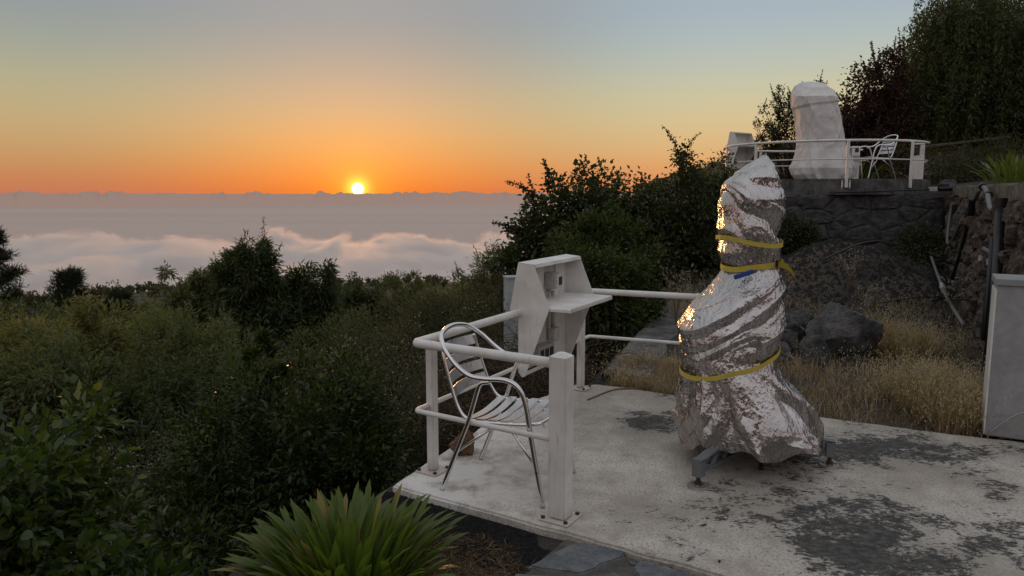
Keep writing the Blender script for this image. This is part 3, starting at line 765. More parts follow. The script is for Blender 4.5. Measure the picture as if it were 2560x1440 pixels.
def facets(u, v, seed):
    """continuous piecewise-planar crumple, 0..1"""
    ui, vi = np.floor(u), np.floor(v); best = np.full(u.shape, 9.0)
    def h(a, b, k):
        q = np.sin(a*127.1+b*311.7+seed*74.7+k*19.19)*43758.5453
        return q-np.floor(q)
    for du in (-1, 0, 1):
        for dv in (-1, 0, 1):
            a, b = ui+du, vi+dv; pu, pv = u-(a+h(a, b, 1)), v-(b+h(a, b, 2)); t = h(a, b, 3)*3.14; c, s = np.cos(t), np.sin(t); k = .7+.7*h(a, b, 4)
            best = np.minimum(best, np.abs(pu*c+pv*s)*k+np.abs(pv*c-pu*s)/k+.25*h(a, b, 5))
    return best
def foil_surface(th, z):
    """th, z arrays -> points of the wrapped foil"""
    cx, rx, cyy, ry = foil_section(z)
    # pinches at the straps
    pin = np.exp(-((z-1.20)/.05)**2)+.5*np.exp(-((z-1.35)/.03)**2)+.5*np.exp(-((z-(.64+.07*np.cos(th)))/.045)**2)
    skirt = sstep(.72, .30, z); mid = sstep(.60, .80, z)*sstep(1.22, 1.05, z); topp = sstep(1.22, 1.4, z)
    xl = rx*np.cos(th); back = 3.0*(np.sin(th) > 0)
    tw = th+1.6*(z-.7)                                     # folds spiral upward
    fold = lambda a, b, sd, pw: ridged(a, b, sd, 1)**pw
    tri = lambda q: 2*np.abs(q-np.floor(q+.5))
    wp = lambda a, b, sd: 1.5*(fbm2(a, b, sd, 2)-.5)
    pleat = tri(th*1.114+.5*z+wp(th*1.1+7*(back > 1), z*1.4, 3))-.5
    pl2 = tri(th*2.55-.8*z+1.4*wp(th*1.7+7*(back > 1), z*2.2, 9))-.5
    cc = z-.72*xl; aa = xl+.72*z                                        # long folds climbing to the waist
    diag = .75*(tri(cc*3.4+back+wp(cc*1.5+9, aa*1.6, 17))-.5)+.32*(tri(cc*8+back+1.3*wp(cc*3, aa*2.5, 18))-.5)+.16*fold(cc*16+back, aa*2.2, 19, 4)
    ph = np.arctan2(z-1.73, xl+.24); rr = np.hypot(z-1.73, xl+.24)
    rad = .62*(tri(ph*1.05+back+wp(ph*1.2+9, rr*2, 27))-.5)*np.clip(rr*5, 0, 1)+.30*(tri(ph*2.6+back+1.3*wp(ph*2, rr*4, 28))-.5)*np.clip(rr*5, 0, 1)+.3*(tri(xl*3.6+z*1.2+back+wp(xl*4, z*2.5, 26))-.5)
    d = .070*pleat*skirt+.028*pl2*skirt+.042*diag*mid+.044*rad*topp
    cr = (facets(th*2.2+1.5*z, z*5.5-.9*th, 31)-.6)*.007*(.3+1.3*skirt+.3*topp)+(facets(cc*12+back, aa*3.0, 33)-.6)*.004*mid
    cr2 = (facets(th*5+z, z*11+th*2, 41)-.6)*.0050+(facets(th*12+2*z, z*27+th*2, 43)-.6)*.0024
    d = (d+cr)*(1-.55*np.clip(pin, 0, 1))+cr2
    env = np.clip(rx/.15, .08, 1)
    d = d*env
    # round-cornered section
    c, s = np.cos(th), np.sin(th); e = .86
    ux = np.sign(c)*np.abs(c)**e; uy = np.sign(s)*np.abs(s)**e
    x = cx+(rx+d-.026)*ux; y = cyy+(ry+d)*uy
    hem = sstep(.30, .09, z)*(.012*np.sin(th*5+.6)+.008*np.sin(th*13)+.075*sstep(.1, -.6, s)*(1+.25*np.sin(th*9)))
    return x, y, z+hem
def foil_cover():
    nt_, nz = 420, 460
    th = np.linspace(0, 2*np.pi, nt_, endpoint=False); z = np.concatenate([np.linspace(.095, 1.80, nz-30), 1.80+.064*(np.linspace(0, 1, 31)[1:])])
    T, Z = np.meshgrid(th, z, indexing='ij'); T2 = (T+np.pi/2) % (2*np.pi)-np.pi/2     # seam at the back
    T2 = np.where(T > np.pi/2, T-2*np.pi, T)
    x, y, zz = foil_surface(T2, Z)
    # blend the seam
    V = np.stack([x-1.42, y-4.4, zz], -1).reshape(-1, 3)
    i, j = np.meshgrid(np.arange(nt_), np.arange(nz-1), indexing='ij'); a = (i*nz+j).ravel(); b = (((i+1) % nt_)*nz+j).ravel()
    F = np.stack([a, b, b+1, a+1], 1)
    o = mesh_obj('foil_cover', V, F, M['foil'], None, smooth=True, loc=(1.42, 4.4, 0))
    # closed crown
    return tag(o, 'tall crumpled silver foil wrapped round a telescope on the slab', 'foil cover')
foil_cover()
def strap(label, zf, w, off=.012, th0=0, th1=2*math.pi, n=160, name='strap'):
    closed = abs(th1-th0-2*math.pi) < 1e-6
    th = np.linspace(th0, th1, n, endpoint=not closed); z = np.array([zf(t) for t in th])
    rows = []
    cx, rx, cyy, ry = foil_section(z)
    R0 = []
    for k in (-.5, .5):
        zz = z+k*w
        Tm = np.where((th % (2*np.pi)) > np.pi/2, (th % (2*np.pi))-2*np.pi, th % (2*np.pi))
        x, y, _ = foil_surface(Tm, zz); R0.append(np.stack([x, y], -1))
    base = (R0[0]+R0[1])/2; c = np.stack([cx, cyy], -1); rad = np.linalg.norm(base-c, axis=1)
    ker = 13; pad = np.concatenate([rad[-ker:], rad, rad[:ker]]) if closed else np.pad(rad, ker, mode='edge')
    sm = np.array([pad[i:i+2*ker+1].max()*.5+pad[i:i+2*ker+1].mean()*.5 for i in range(n)])
    dirv = (base-c)/np.maximum(rad, 1e-6)[:, None]; V = []
    for i in range(n):
        for k, o in ((-.5, off*.3), (.5, off*.3), (.5, off*.3+.003), (-.5, off*.3+.003)):
            p = c[i]+dirv[i]*(sm[i]+o); V.append((p[0], p[1], z[i]+k*w))
    m = n if closed else n-1
    F = [(i*4+j, i*4+(j+1) % 4, ((i+1) % n)*4+(j+1) % 4, ((i+1) % n)*4+j) for i in range(m) for j in range(4)]
    o = mesh_obj(name, V, F, M['strap'], None, smooth=False)
    if label: tag(o, label, 'strap', 'yellow webbing straps')
    return o
strap('yellow webbing strap, topmost around the crumpled foil', lambda t: 1.355+.014*math.sin(t*2+.8)-.012*math.cos(t), .026)
b2 = strap('yellow webbing strap at the foil waist, with blue ratchet and loose tail', lambda t: 1.215+.020*math.cos(t)+.004*math.sin(3*t), .032)
def strap_bits(par):
    bm = bmesh.new(); add_box(bm, 0, 0, 0, .115, .02, .026); o = bm_obj('ratchet', bm, M['blue'], par, bevel=.004); o.location = (1.315, 4.175, 1.178); o.rotation_euler = (0, -.30, .1)
    V = []; P = spline([(1.52, 4.22, 1.235), (1.56, 4.20, 1.222), (1.59, 4.19, 1.195), (1.61, 4.185, 1.165)], 6)
    for p in P: V += [(p.x-.004, p.y, p.z+.018), (p.x+.004, p.y+.003, p.z-.018)]
    F = [(i*2, i*2+1, i*2+3, i*2+2) for i in range(len(P)-1)]
    bm = bmesh.new(); vs = [bm.verts.new(v) for v in V]
    for f in F: bm.faces.new([vs[i] for i in f])
    r = bmesh.ops.solidify(bm, geom=bm.faces[:], thickness=.003); bm_obj('strap_tail', bm, M['strap'], par)
    bm = bmesh.new(); add_box(bm, 1.515, 4.215, 1.235, .012, .012, .045); bm_obj('buckle', bm, M['black'], par, bevel=.002)
strap_bits(b2)
strap('yellow webbing strap slanting round the lower part of the foil', lambda t: .635+.085*math.cos(t), .027)

def telescope_mount():
    c = Vector((1.46, 4.40, 0)); root = empty('telescope_mount', c, label='grey three-legged telescope mount showing under the foil hem', cat='telescope mount')
    bm = bmesh.new(); add_cyl(bm, (0, 0, .10), (0, 0, .75), .11, 20); bm_obj('pier', bm, M['mount'], root, smooth=True)
    for fx, fy, m in ((1.045, 3.975, M['steelplate']), (1.915, 4.29, M['steelplate']), (1.36, 4.95, M['steelplate'])):
        d = Vector((fx-c.x, fy-c.y, 0)); L = d.length; a = math.atan2(d.y, d.x)
        leg = empty('leg'); bpy.data.objects.remove(leg)
        # open triangular web arm
        bm = bmesh.new()
        def bar(p, q, w, h):
            p, q = Vector(p), Vector(q); dd = q-p; Mx = Matrix.Translation((p+q)/2) @ dd.to_track_quat('X', 'Z').to_matrix().to_4x4() @ Matrix.Diagonal((dd.length, w, h, 1)); bmesh.ops.create_cube(bm, size=1, matrix=Mx)
        bar((.08, 0, .235), (L+.01, 0, .155), .055, .012); bar((.08, 0, .09), (L-.02, 0, .085), .03, .014)
        for t in (.3, .52, .74, .95): 
            bar((L*t, 0, .092), (L*(t-.12), 0, .225-.08*t), .02, .012)
        bar((L, 0, .075), (L, 0, .17), .055, .055) if False else None
        add_box(bm, L, 0, .115, .05, .055, .10)
        o = bm_obj('leg', bm, M['mount'], root); o.rotation_euler.z = a
        bm = bmesh.new(); add_cyl(bm, (L, 0, .012), (L, 0, .08), .012, 10); add_cyl(bm, (L, 0, .012), (L, 0, .032), .022, 6); s_ = bm_obj('levelling_screw', bm, M['bolt'], root); s_.rotation_euler.z = a
        bm = bmesh.new(); add_cyl(bm, (L, 0, .0005), (L, 0, .014), .062, 24, .056)
        for k in range(3): q = k*2.09+.4; add_cyl(bm, (L+.04*math.cos(q), .04*math.sin(q), .013), (L+.04*math.cos(q), .04*math.sin(q), .022), .011, 8)
        f_ = bm_obj('foot_plate', bm, m, root); f_.rotation_euler.z = a
    tube('cable', spline([(-.37, -.22, .16), (-.36, -.26, .10), (-.30, -.25, .075), (-.20, -.18, .10), (-.14, -.12, .2)], 6), .005, M['black'], root, 6)
    bm = bmesh.new(); vs = []
    tube('hose', spline([(.02, -.18, .005), (.05, -.12, .06), (.12, -.06, .10), (.28, 0, .12)], 6), .016, M['black'], root, 8)
telescope_mount()

# ------------------------------------------------------------------ rendered block at the right edge
def grey_block():
    a = math.atan2(-.49, .87); root = empty('meter_housing', (3.215, 4.86, 0), a, 'smooth grey rendered block standing at the right edge of the slab', 'block')
    bm = bmesh.new(); add_box(bm, .75, .16, .515, 1.5, .32, 1.03); bm_obj('body', bm, M['box'], root, bevel=.006)
    bm = bmesh.new(); add_box(bm, .75, .155, 1.052, 1.53, .35, .045); bm_obj('lid', bm, M['boxtop'], root, bevel=.005)
    bm = bmesh.new(); add_box(bm, -.004, .16, .50, .012, .31, .99); bm_obj('lit_edge_strip', bm, M['paint'], root, bevel=.002)  # white strip laid on to paint in the lit left edge of the block
    tube('wire', spline([(.02, -.006, .02), (.12, -.006, .13), (.22, -.006, .20), (.40, -.006, .205), (.7, -.006, .18)], 6), .0025, M['cream'], root, 5)
grey_block()

# ------------------------------------------------------------------ loose things on the slab
def rock_mesh(name, size, mat, seed, sub=5, rough=.28, parent=None, loc=(0, 0, 0), flat=.15):
    bm = bmesh.new(); bmesh.ops.create_icosphere(bm, subdivisions=sub, radius=1)
    rng = random.Random(seed); planes = [(Vector((rng.gauss(0, 1), rng.gauss(0, 1), rng.gauss(0, .8))).normalized(), rng.uniform(.55, .85)) for _ in range(14)]
    for v in bm.verts:
        p = v.co.copy()
        for n, d in planes:
            k = p.dot(n)
            if k > d: p -= n*(k-d)*.9
        p *= 1+rough*.42*noise.fractal(p*2.0+Vector((seed, 0, 0)), .7, 2.2, 6)
        if p.z < -flat*4: p.z = -flat*4
        v.co = Vector((p.x*size[0], p.y*size[1], p.z*size[2]))
    zmin = min(v.co.z for v in bm.verts)
    for v in bm.verts: v.co.z -= zmin
    o = bm_obj(name, bm, mat, parent, smooth=True, loc=loc); return o
tag(rock_mesh('rock', (.095, .085, .10), M['brownrock'], 4, loc=(-.315, 4.50, -.005)), 'rusty brown rock at the slab edge behind the corner post', 'rock')
tag(tube('cable', spline([(.60, 5.70, .006), (.85, 6.0, .006), (1.05, 6.03, .012), (.98, 6.06, .008), (.70, 5.75, .006)][:3], 8), .007, M['rubber'], None, 6), 'thin brown cable lying along the far slab edge', 'cable')
def dry_leaf(loc, rz, s, label, mat):
    V = []; n = 6
    for i in range(n+1):
        t = i/n; w = .5*math.sin(math.pi*min(1, t*.95+.03))**.8; 
        for k in (-1, 0, 1): V.append((s*(t-.5)*1.6, s*k*w*.55, s*(.12+.25*(t-.5)**2+(.22*abs(k)*w))))
    F = [(i*3+j, i*3+j+1, i*3+4+j, i*3+3+j) for i in range(n) for j in range(2)]
    bm = bmesh.new(); vs = [bm.verts.new(v) for v in V]
    for f in F: bm.faces.new([vs[i] for i in f])
    bmesh.ops.solidify(bm, geom=bm.faces[:], thickness=.0012)
    zm = min(v.co.z for v in bm.verts)
    for v in bm.verts: v.co.z -= zm
    o = bm_obj('dry_leaf', bm, mat, None, loc=loc); o.rotation_euler.z = rz
    return tag(o, label, 'leaf')
dry_leaf((.952, 3.49, .001), .5, .028, 'curled reddish dry leaf lying on the open slab', M['dryleaf'])
dry_leaf((.93, 3.13, .001), 1.2, .02, 'small dark dry leaf near the slab front edge', M['bolt'])

# ------------------------------------------------------------------ things on the upper terrace
def upper_railing():
    root = empty('railing', (UC.x, UC.y, UZ), label='curved white tubular railing around the upper round terrace', cat='railing')
    r = 1.97; z = .70
    def arc(a0, a1, rr, zz, n=56): return [(rr*math.cos(R(a0+(a1-a0)*i/n)), rr*math.sin(R(a0+(a1-a0)*i/n)), zz) for i in range(n+1)]
    tube('top_rail', arc(-38, -318+0, r, z)[::1], .024, M['paint'], root, 12)
    tube('lower_rail', arc(-38, -318, r, z-.34), .012, M['paint'], root, 8)
    for a in (-63, -100, -150, -183, -218, -250, -285):
        face = a in (-63, -100); zb = -.17 if face else 0
        x, y = (r+.065)*math.cos(R(a)) if face else r*math.cos(R(a)), (r+.065)*math.sin(R(a)) if face else r*math.sin(R(a))
        bm = bmesh.new(); add_box(bm, 0, 0, (zb+z)/2, .05, .035, z-zb-.02); o = bm_obj('post', bm, M['paint'], root, bevel=.003); o.location = (x, y, 0); o.rotation_euler.z = R(a)+math.pi/2
        if face:
            bm = bmesh.new(); add_box(bm, 0, .006, 0, .16, .010, .15); p = bm_obj('bracket_plate', bm, M['paint'], root, bevel=.002); p.location = (x*.992, y*.992, -.10); p.rotation_euler.z = R(a)+math.pi/2
            bolts(p, [(sx*.06, .0, sz*.055) for sx in (-1, 1) for sz in (-1, 1)], .009, -.01, (0, 1, 0))
upper_railing()
COVER = [(3.802, 5.951, 6.444), (3.722, 5.848, 6.571), (3.578, 5.815, 6.596), (3.377, 5.841, 6.632), (3.095, 5.896, 6.714), (2.77, 5.946, 6.799), (2.526, 5.958, 6.855), (2.28, 5.937, 6.952), (2.116, 5.896, 7.028), (1.976, 5.936, 7.037), (1.885, 6.023, 6.924)]
def white_cover():
    nz, nth = 170, 160; Zc = np.array([c[0] for c in COVER])[::-1]; Lc = np.array([c[1] for c in COVER])[::-1]; Rc = np.array([c[2] for c in COVER])[::-1]
    th = np.linspace(0, 2*np.pi, nth, endpoint=False); z = np.linspace(1.885, 3.80, nz); T, Z = np.meshgrid(th, z, indexing='ij')
    T2 = np.where(T > np.pi/2, T-2*np.pi, T)
    l, r = np.interp(Z, Zc, Lc), np.interp(Z, Zc, Rc); cx, rx = (l+r)/2, (r-l)/2
    ry = np.interp(Z, [1.88, 2.1, 2.5, 3.3, 3.6, 3.72, 3.80], [.50, .55, .45, .40, .37, .27, .14])
    e = .62; c, s = np.cos(T2), np.sin(T2); ux, uy = np.sign(c)*np.abs(c)**e, np.sign(s)*np.abs(s)**e
    low = sstep(2.5, 2.0, Z)
    d = (ridged(T2*1.9+Z*.7, Z*1.1, 5, 3)-.55)*(.022+.055*low)+(ridged(T2*1.2-Z*2.2, Z*1.6+T2, 12, 2)-.55)*.018+(ridged(T2*4, Z*3, 23, 2)-.55)*.006
    tq = T2*1.9+.35*Z+1.6*(fbm2(T2*1.3+9, Z*1.1, 71, 2)-.5); d += (2*np.abs(tq-np.floor(tq+.5))-.5)*(.018+.05*low)
    d += .014*ridged(T2*2.6+Z*.5, Z*.8, 61, 1)**4+.010*ridged(T2*1.4-Z*2.1, Z*1.4+T2*.6, 62, 1)**5
    d += .025*sstep(3.36, 3.42, Z-.06*c)*sstep(3.8, 3.6, Z)
    x, y = cx+(rx+d-.02)*ux, 15.6+(ry+d)*uy
    # slanted stiff top
    zz = Z-.16*sstep(3.45, 3.8, Z)*np.clip(-(y-15.6)/.3, -1, 1)
    V = np.stack([x-6.45, y-15.6, zz-UZ], -1).reshape(-1, 3); V = np.concatenate([V, [[6.2-6.45, 0.0, 3.81-UZ]]])
    i, j = np.meshgrid(np.arange(nth), np.arange(nz-1), indexing='ij'); a = (i*nz+j).ravel(); b = (((i+1) % nth)*nz+j).ravel()
    o = mesh_obj('telescope_cover', V, [*map(tuple, np.stack([a, b, b+1, a+1], 1).tolist())]+[(i*nz+nz-1, ((i+1) % nth)*nz+nz-1, len(V)-1) for i in range(nth)], M['cover'], None, smooth=True, loc=(6.45, 15.6, UZ+.002))
    return tag(o, 'tall telescope shrouded in a white tarpaulin on the upper terrace', 'telescope cover')
white_cover()
chair('aluminium slat armchair on the upper terrace beside the white shrouded telescope', (7.35, 15.2, UZ+.001), math.pi+.15, 1.02)
cabinet((4.78, 16.55, UZ-.09), (.80, .60), .62, 'white angular control cabinet on the upper terrace railing', False)
def control_post():
    root = empty('control_post', (7.0, 15.35, UZ), label='white control post with small switch panel beside the shrouded telescope', cat='control post')
    bm = bmesh.new(); add_box(bm, 0, 0, .34, .16, .14, .68); bm_obj('column', bm, M['paint'], root, bevel=.006)
    bm = bmesh.new(); add_box(bm, -.12, 0, .66, .30, .16, .03); bm_obj('shelf', bm, M['paint'], root, bevel=.004)
    bm = bmesh.new(); add_box(bm, .01, -.075, .60, .07, .012, .08); bm_obj('switch', bm, M['darkhole'], root)
    bm = bmesh.new(); add_box(bm, 0, -.075, .44, .12, .012, .12); bm_obj('socket', bm, M['plastic'], root)
    root = empty('gate_post', (7.98, 14.75, UZ), label='white square end post with slotted lock at the upper railing end', cat='post')
    bm = bmesh.new(); add_box(bm, 0, 0, .23, .17, .15, .46); add_box(bm, .045, 0, .56, .085, .13, .24); add_box(bm, 0, 0, .69, .17, .15, .03); bm_obj('column', bm, M['paint'], root, bevel=.006)
    bm = bmesh.new(); add_box(bm, -.02, -.01, .57, .025, .05, .2); bm_obj('slot', bm, M['darkhole'], root)
    bm = bmesh.new(); add_box(bm, .11, -.02, .34, .10, .02, .02); bm_obj('latch', bm, M['paint'], root)
    root = empty('folding_bench', (7.2, 16.1, UZ), .05, 'low white slatted table beyond the upper terrace chair', 'table')
    for k in range(4):
        bm = bmesh.new(); add_box(bm, 0, -.15+k*.1, .42, .62, .075, .02); bm_obj('slat', bm, M['paint'], root, bevel=.003)
    for sx in (-1, 1):
        for sy in (-1, 1): tube('leg', [(sx*.27, sy*.15, 0), (sx*.22, sy*.14, .41)], .011, M['paint'], root, 6)
control_post()
def timber_rail():
    root = empty('timber_rail', (8.6, 15.6, 1.7), label='long weathered timber handrail below the weeping tree', cat='handrail')
    P = [Vector((-.35, -.2, .82)), Vector((2.35, 1.0, 1.12))]
    bm = bmesh.new(); d = P[1]-P[0]; Mx = Matrix.Translation((P[0]+P[1])/2) @ d.to_track_quat('X', 'Z').to_matrix().to_4x4() @ Matrix.Diagonal((d.length, .10, .045, 1)); bmesh.ops.create_cube(bm, size=1, matrix=Mx)
    bm_obj('rail', bm, M['wood'], root, bevel=.004)
    for t in (.06, .5, .94):
        p = P[0].lerp(P[1], t); bm = bmesh.new(); add_box(bm, p.x, p.y, p.z/2-.15, .07, .07, p.z+.25); bm_obj('post', bm, M['wood'], root, bevel=.004)
timber_rail()
tag(rock_mesh('rock', (.22, .16, .13), M['rock'], 9, loc=(8.35, 14.35, 1.70)), 'flat grey rock beside the end post on the upper terrace', 'rock')

# pale block seen behind the near cabinet
def pale_block():
    root = empty('concrete_pillar', (0.0, 8.0, gz(0, 8)), .3, 'pale blue-grey concrete pillar behind the near control cabinet', 'pillar')
    h = .71-gz(0, 8)
    bm = bmesh.new(); add_box(bm, 0, 0, h/2, .15, .15, h); bm_obj('shaft', bm, M['blockgrey'], root, bevel=.006)
    bm = bmesh.new(); add_box(bm, 0, 0, h+.008, .165, .165, .02); bm_obj('cap', bm, M['blockgrey'], root, bevel=.004)
pale_block()

# ------------------------------------------------------------------ rocks by the gravel mound
for i, (x, y, sx, sy, sz, lab) in enumerate([
        (3.30, 7.35, .40, .30, .42, 'largest grey boulder of the rock pile beside the dry grass'),
        (2.75, 7.55, .22, .20, .22, 'rounded grey rock just left of the largest boulder'),
        (2.62, 7.05, .15, .13, .15, 'small grey rock in front of the pile, nearest the foil'),
        (2.95, 7.0, .17, .14, .20, 'upright grey rock in front of the largest boulder'),
        (3.0, 8.1, .26, .22, .24, 'grey rock behind the largest boulder on the left'),
        (3.65, 7.95, .24, .20, .24, 'grey rock behind the largest boulder on the right'),
        (2.5, 8.3, .24, .2, .28, 'dark grey rock at the back left of the pile, half behind the foil'),
        (3.4, 8.5, .20, .18, .2, 'small grey rock at the top of the pile near the mound')]):
    tag(rock_mesh('rock', (sx, sy, sz), M['rock'], 30+i, loc=(x, y, gz(x, y)-.03)), lab, 'rock', 'rocks piled beside the mound')

# ------------------------------------------------------------------ pipes and hoses on the right wall
def wallp(s, u, o=.06):
    a = Vector((8.02, 13.7)); b = Vector((3.95, 5.6)); d = (b-a).normalized(); n = Vector((d.y, -d.x)); n = n if n.x < 0 else -n
    return (a.x+d.x*s+n.x*(o-.10*(u+.15)/1.7), a.y+d.y*s+n.y*(o-.10*(u+.15)/1.7), u)
def pipes():
    r = empty('water_pipe', wallp(7.6, 0), label='thick black water pipe standing against the lava wall with grey branch', cat='pipe'); o0 = Vector(r.location)
    L = lambda *p: [tuple(Vector(q)-o0) for q in p]
    tube('riser', L(wallp(8.1, .0, .12), wallp(7.9, .6, .12), wallp(7.35, 1.48, .13)), .045, M['black'], r, 12)
    tube('riser', L(wallp(8.0, .3, .18), wallp(7.5, 1.2, .17)), .022, M['black'], r, 8)
    bm = bmesh.new(); p = Vector(wallp(7.33, 1.46, .13))-o0; add_cyl(bm, p-Vector((0, 0, .06)), p+Vector((0, 0, .12)), .062, 14); add_cyl(bm, p+Vector((-.05, 0, .02)), p+Vector((.16, .02, .02)), .04, 12); bm_obj('elbow', bm, M['black'], r, smooth=True)
    tube('branch', spline(L(wallp(7.25, 1.47, .16), wallp(6.9, 1.47, .16), wallp(6.3, 1.60, .14), wallp(5.7, 1.68, .12), wallp(5.2, 1.70, .12)), 6), .028, M['pvc'], r, 10)
    bm = bmesh.new()
    for s, u in ((6.3, 1.6), (5.6, 1.69)): p = Vector(wallp(s, u, .13))-o0; q = Vector(wallp(s-.1, u+.01, .13))-o0; add_cyl(bm, p, q, .042, 12)
    bm_obj('coupling', bm, M['black'], r, smooth=True)
    r = empty('pvc_pipe', wallp(7.3, 0), label='grey PVC pipe with double elbow low on the lava wall', cat='pipe'); o0 = Vector(r.location)
    tube('pipe', round_path(L(wallp(7.75, .05, .10), wallp(7.0, 1.02, .10), wallp(6.25, 1.02, .10), wallp(6.25, .88, .10)), .07, 5), .026, M['pvc'], r, 10)
    bm = bmesh.new()
    for s, u, u2 in ((6.25, .88, .94), (6.99, .9, .96)): add_cyl(bm, Vector(wallp(s, u, .10))-o0, Vector(wallp(s, u2, .10))-o0, .034, 12)
    bm_obj('collar', bm, M['plastic'], r, smooth=True)
    r = empty('garden_hose', wallp(3.6, 0), label='black garden hose hanging in a loop near the wall corner', cat='hose'); o0 = Vector(r.location)
    tube('hose', spline(L(wallp(1.2, 1.48, .10), wallp(1.3, 1.2, .12), wallp(1.8, .82, .14), wallp(2.4, .86, .12), wallp(3.3, 1.15, .12), wallp(4.2, 1.42, .10), wallp(5.0, 1.66, .10)), 6), .026, M['pvc'], r, 8)
    tube('drop_hose', spline(L(wallp(4.6, 1.55, .12), wallp(4.3, 1.1, .12), wallp(3.9, .6, .14), wallp(3.6, .15, .2)), 6), .024, M['black'], r, 8)
    bm = bmesh.new(); p = Vector(wallp(1.2, 1.48, .10))-o0; add_cyl(bm, p, p+Vector((0, 0, .07)), .05, 12); bm_obj('hose_end', bm, M['black'], r, smooth=True); bm = bmesh.new(); p = Vector(wallp(4.45, 1.35, .11))-o0; add_cyl(bm, p, Vector(wallp(4.6, 1.55, .12))-o0, .045, 10); bm_obj('valve', bm, M['black'], r, smooth=True)
    r = empty('pole', wallp(6.0, 0), label='grey plastic pole leaning low across the lava wall', cat='pole'); o0 = Vector(r.location)
    tube('shaft', spline(L(wallp(1.4, .62, .35), wallp(3.4, .50, .35), wallp(5.3, .33, .30), wallp(7.0, .27, .25)), 5), .022, M['pvc'], r, 8)
    bm = bmesh.new(); add_cyl(bm, Vector(wallp(4.5, .405, .323))-o0, Vector(wallp(4.8, .378, .317))-o0, .032, 10); bm_obj('sleeve', bm, M['plastic'], r, smooth=True)
    tag(tube('drip_hose', spline([(4.3, 10.2, .70), (5.2, 10.6, .93), (6.1, 10.6, .70), (6.6, 10.4, .40), (6.2, 10.0, .30), (5.4, 9.5, .22)], 8), .012, M['black'], None, 6), 'black drip hose lying over the gravel mound', 'hose')
    tag(tube('drip_hose', spline([(4.6, 9.4, .20), (5.4, 9.7, .25), (6.1, 9.9, .22), (6.6, 10.2, .30)], 8), .012, M['black'], None, 6), 'black hose trailing at the foot of the gravel mound', 'hose')
    r = empty('shutoff_valve', (7.4, 13.66, 1.66), label='grey shut-off valve and thin pipe along the terrace edge', cat='valve')
    tube('pipe', [(-1.6, .0, -.05), (.25, 0, .01)], .016, M['black'], r, 6); bm = bmesh.new(); add_box(bm, .3, 0, .015, .14, .07, .08); bm_obj('body', bm, M['plastic'], r, bevel=.01)
    bm = bmesh.new(); add_cyl(bm, (.4, 0, .02), (.68, 0, .03), .045, 10); add_box(bm, .5, 0, .09, .16, .03, .03); bm_obj('handle', bm, M['black'], r)
pipes()
# ------------------------------------------------------------------ plants
def mat_leaf(name, cols, rough=.45, trans=.42, spec=.4):
    mt, nt, b = new_mat(name); nb = NB(nt)
    rnd = nb.geo('Random Per Island')
    r = nb.N.new('ShaderNodeValToRGB'); e = r.color_ramp.elements
    while len(e) < len(cols): e.new(.5)
    for i, (el, c) in enumerate(zip(e, cols)): el.position = i/(len(cols)-1); el.color = (*c, 1)
    nb.to(rnd, r.inputs[0]); nb.to(r.outputs[0], b.inputs['Base Color'])
    b.inputs['Roughness'].default_value = rough; b.inputs['Specular IOR Level'].default_value = spec
    tr = nb.N.new('ShaderNodeBsdfTranslucent'); nb.to(nb.mix(1.0, r.outputs[0], (1.5, 1.5, .8), 'MULTIPLY'), tr.inputs[0])
    mx = nb.N.new('ShaderNodeMixShader'); mx.inputs[0].default_value = trans
    nb.to(b.outputs[0], mx.inputs[1]); nb.to(tr.outputs[0], mx.inputs[2])
    nb.to(mx.outputs[0], nt.nodes['Material Output'].inputs[0]); return mt
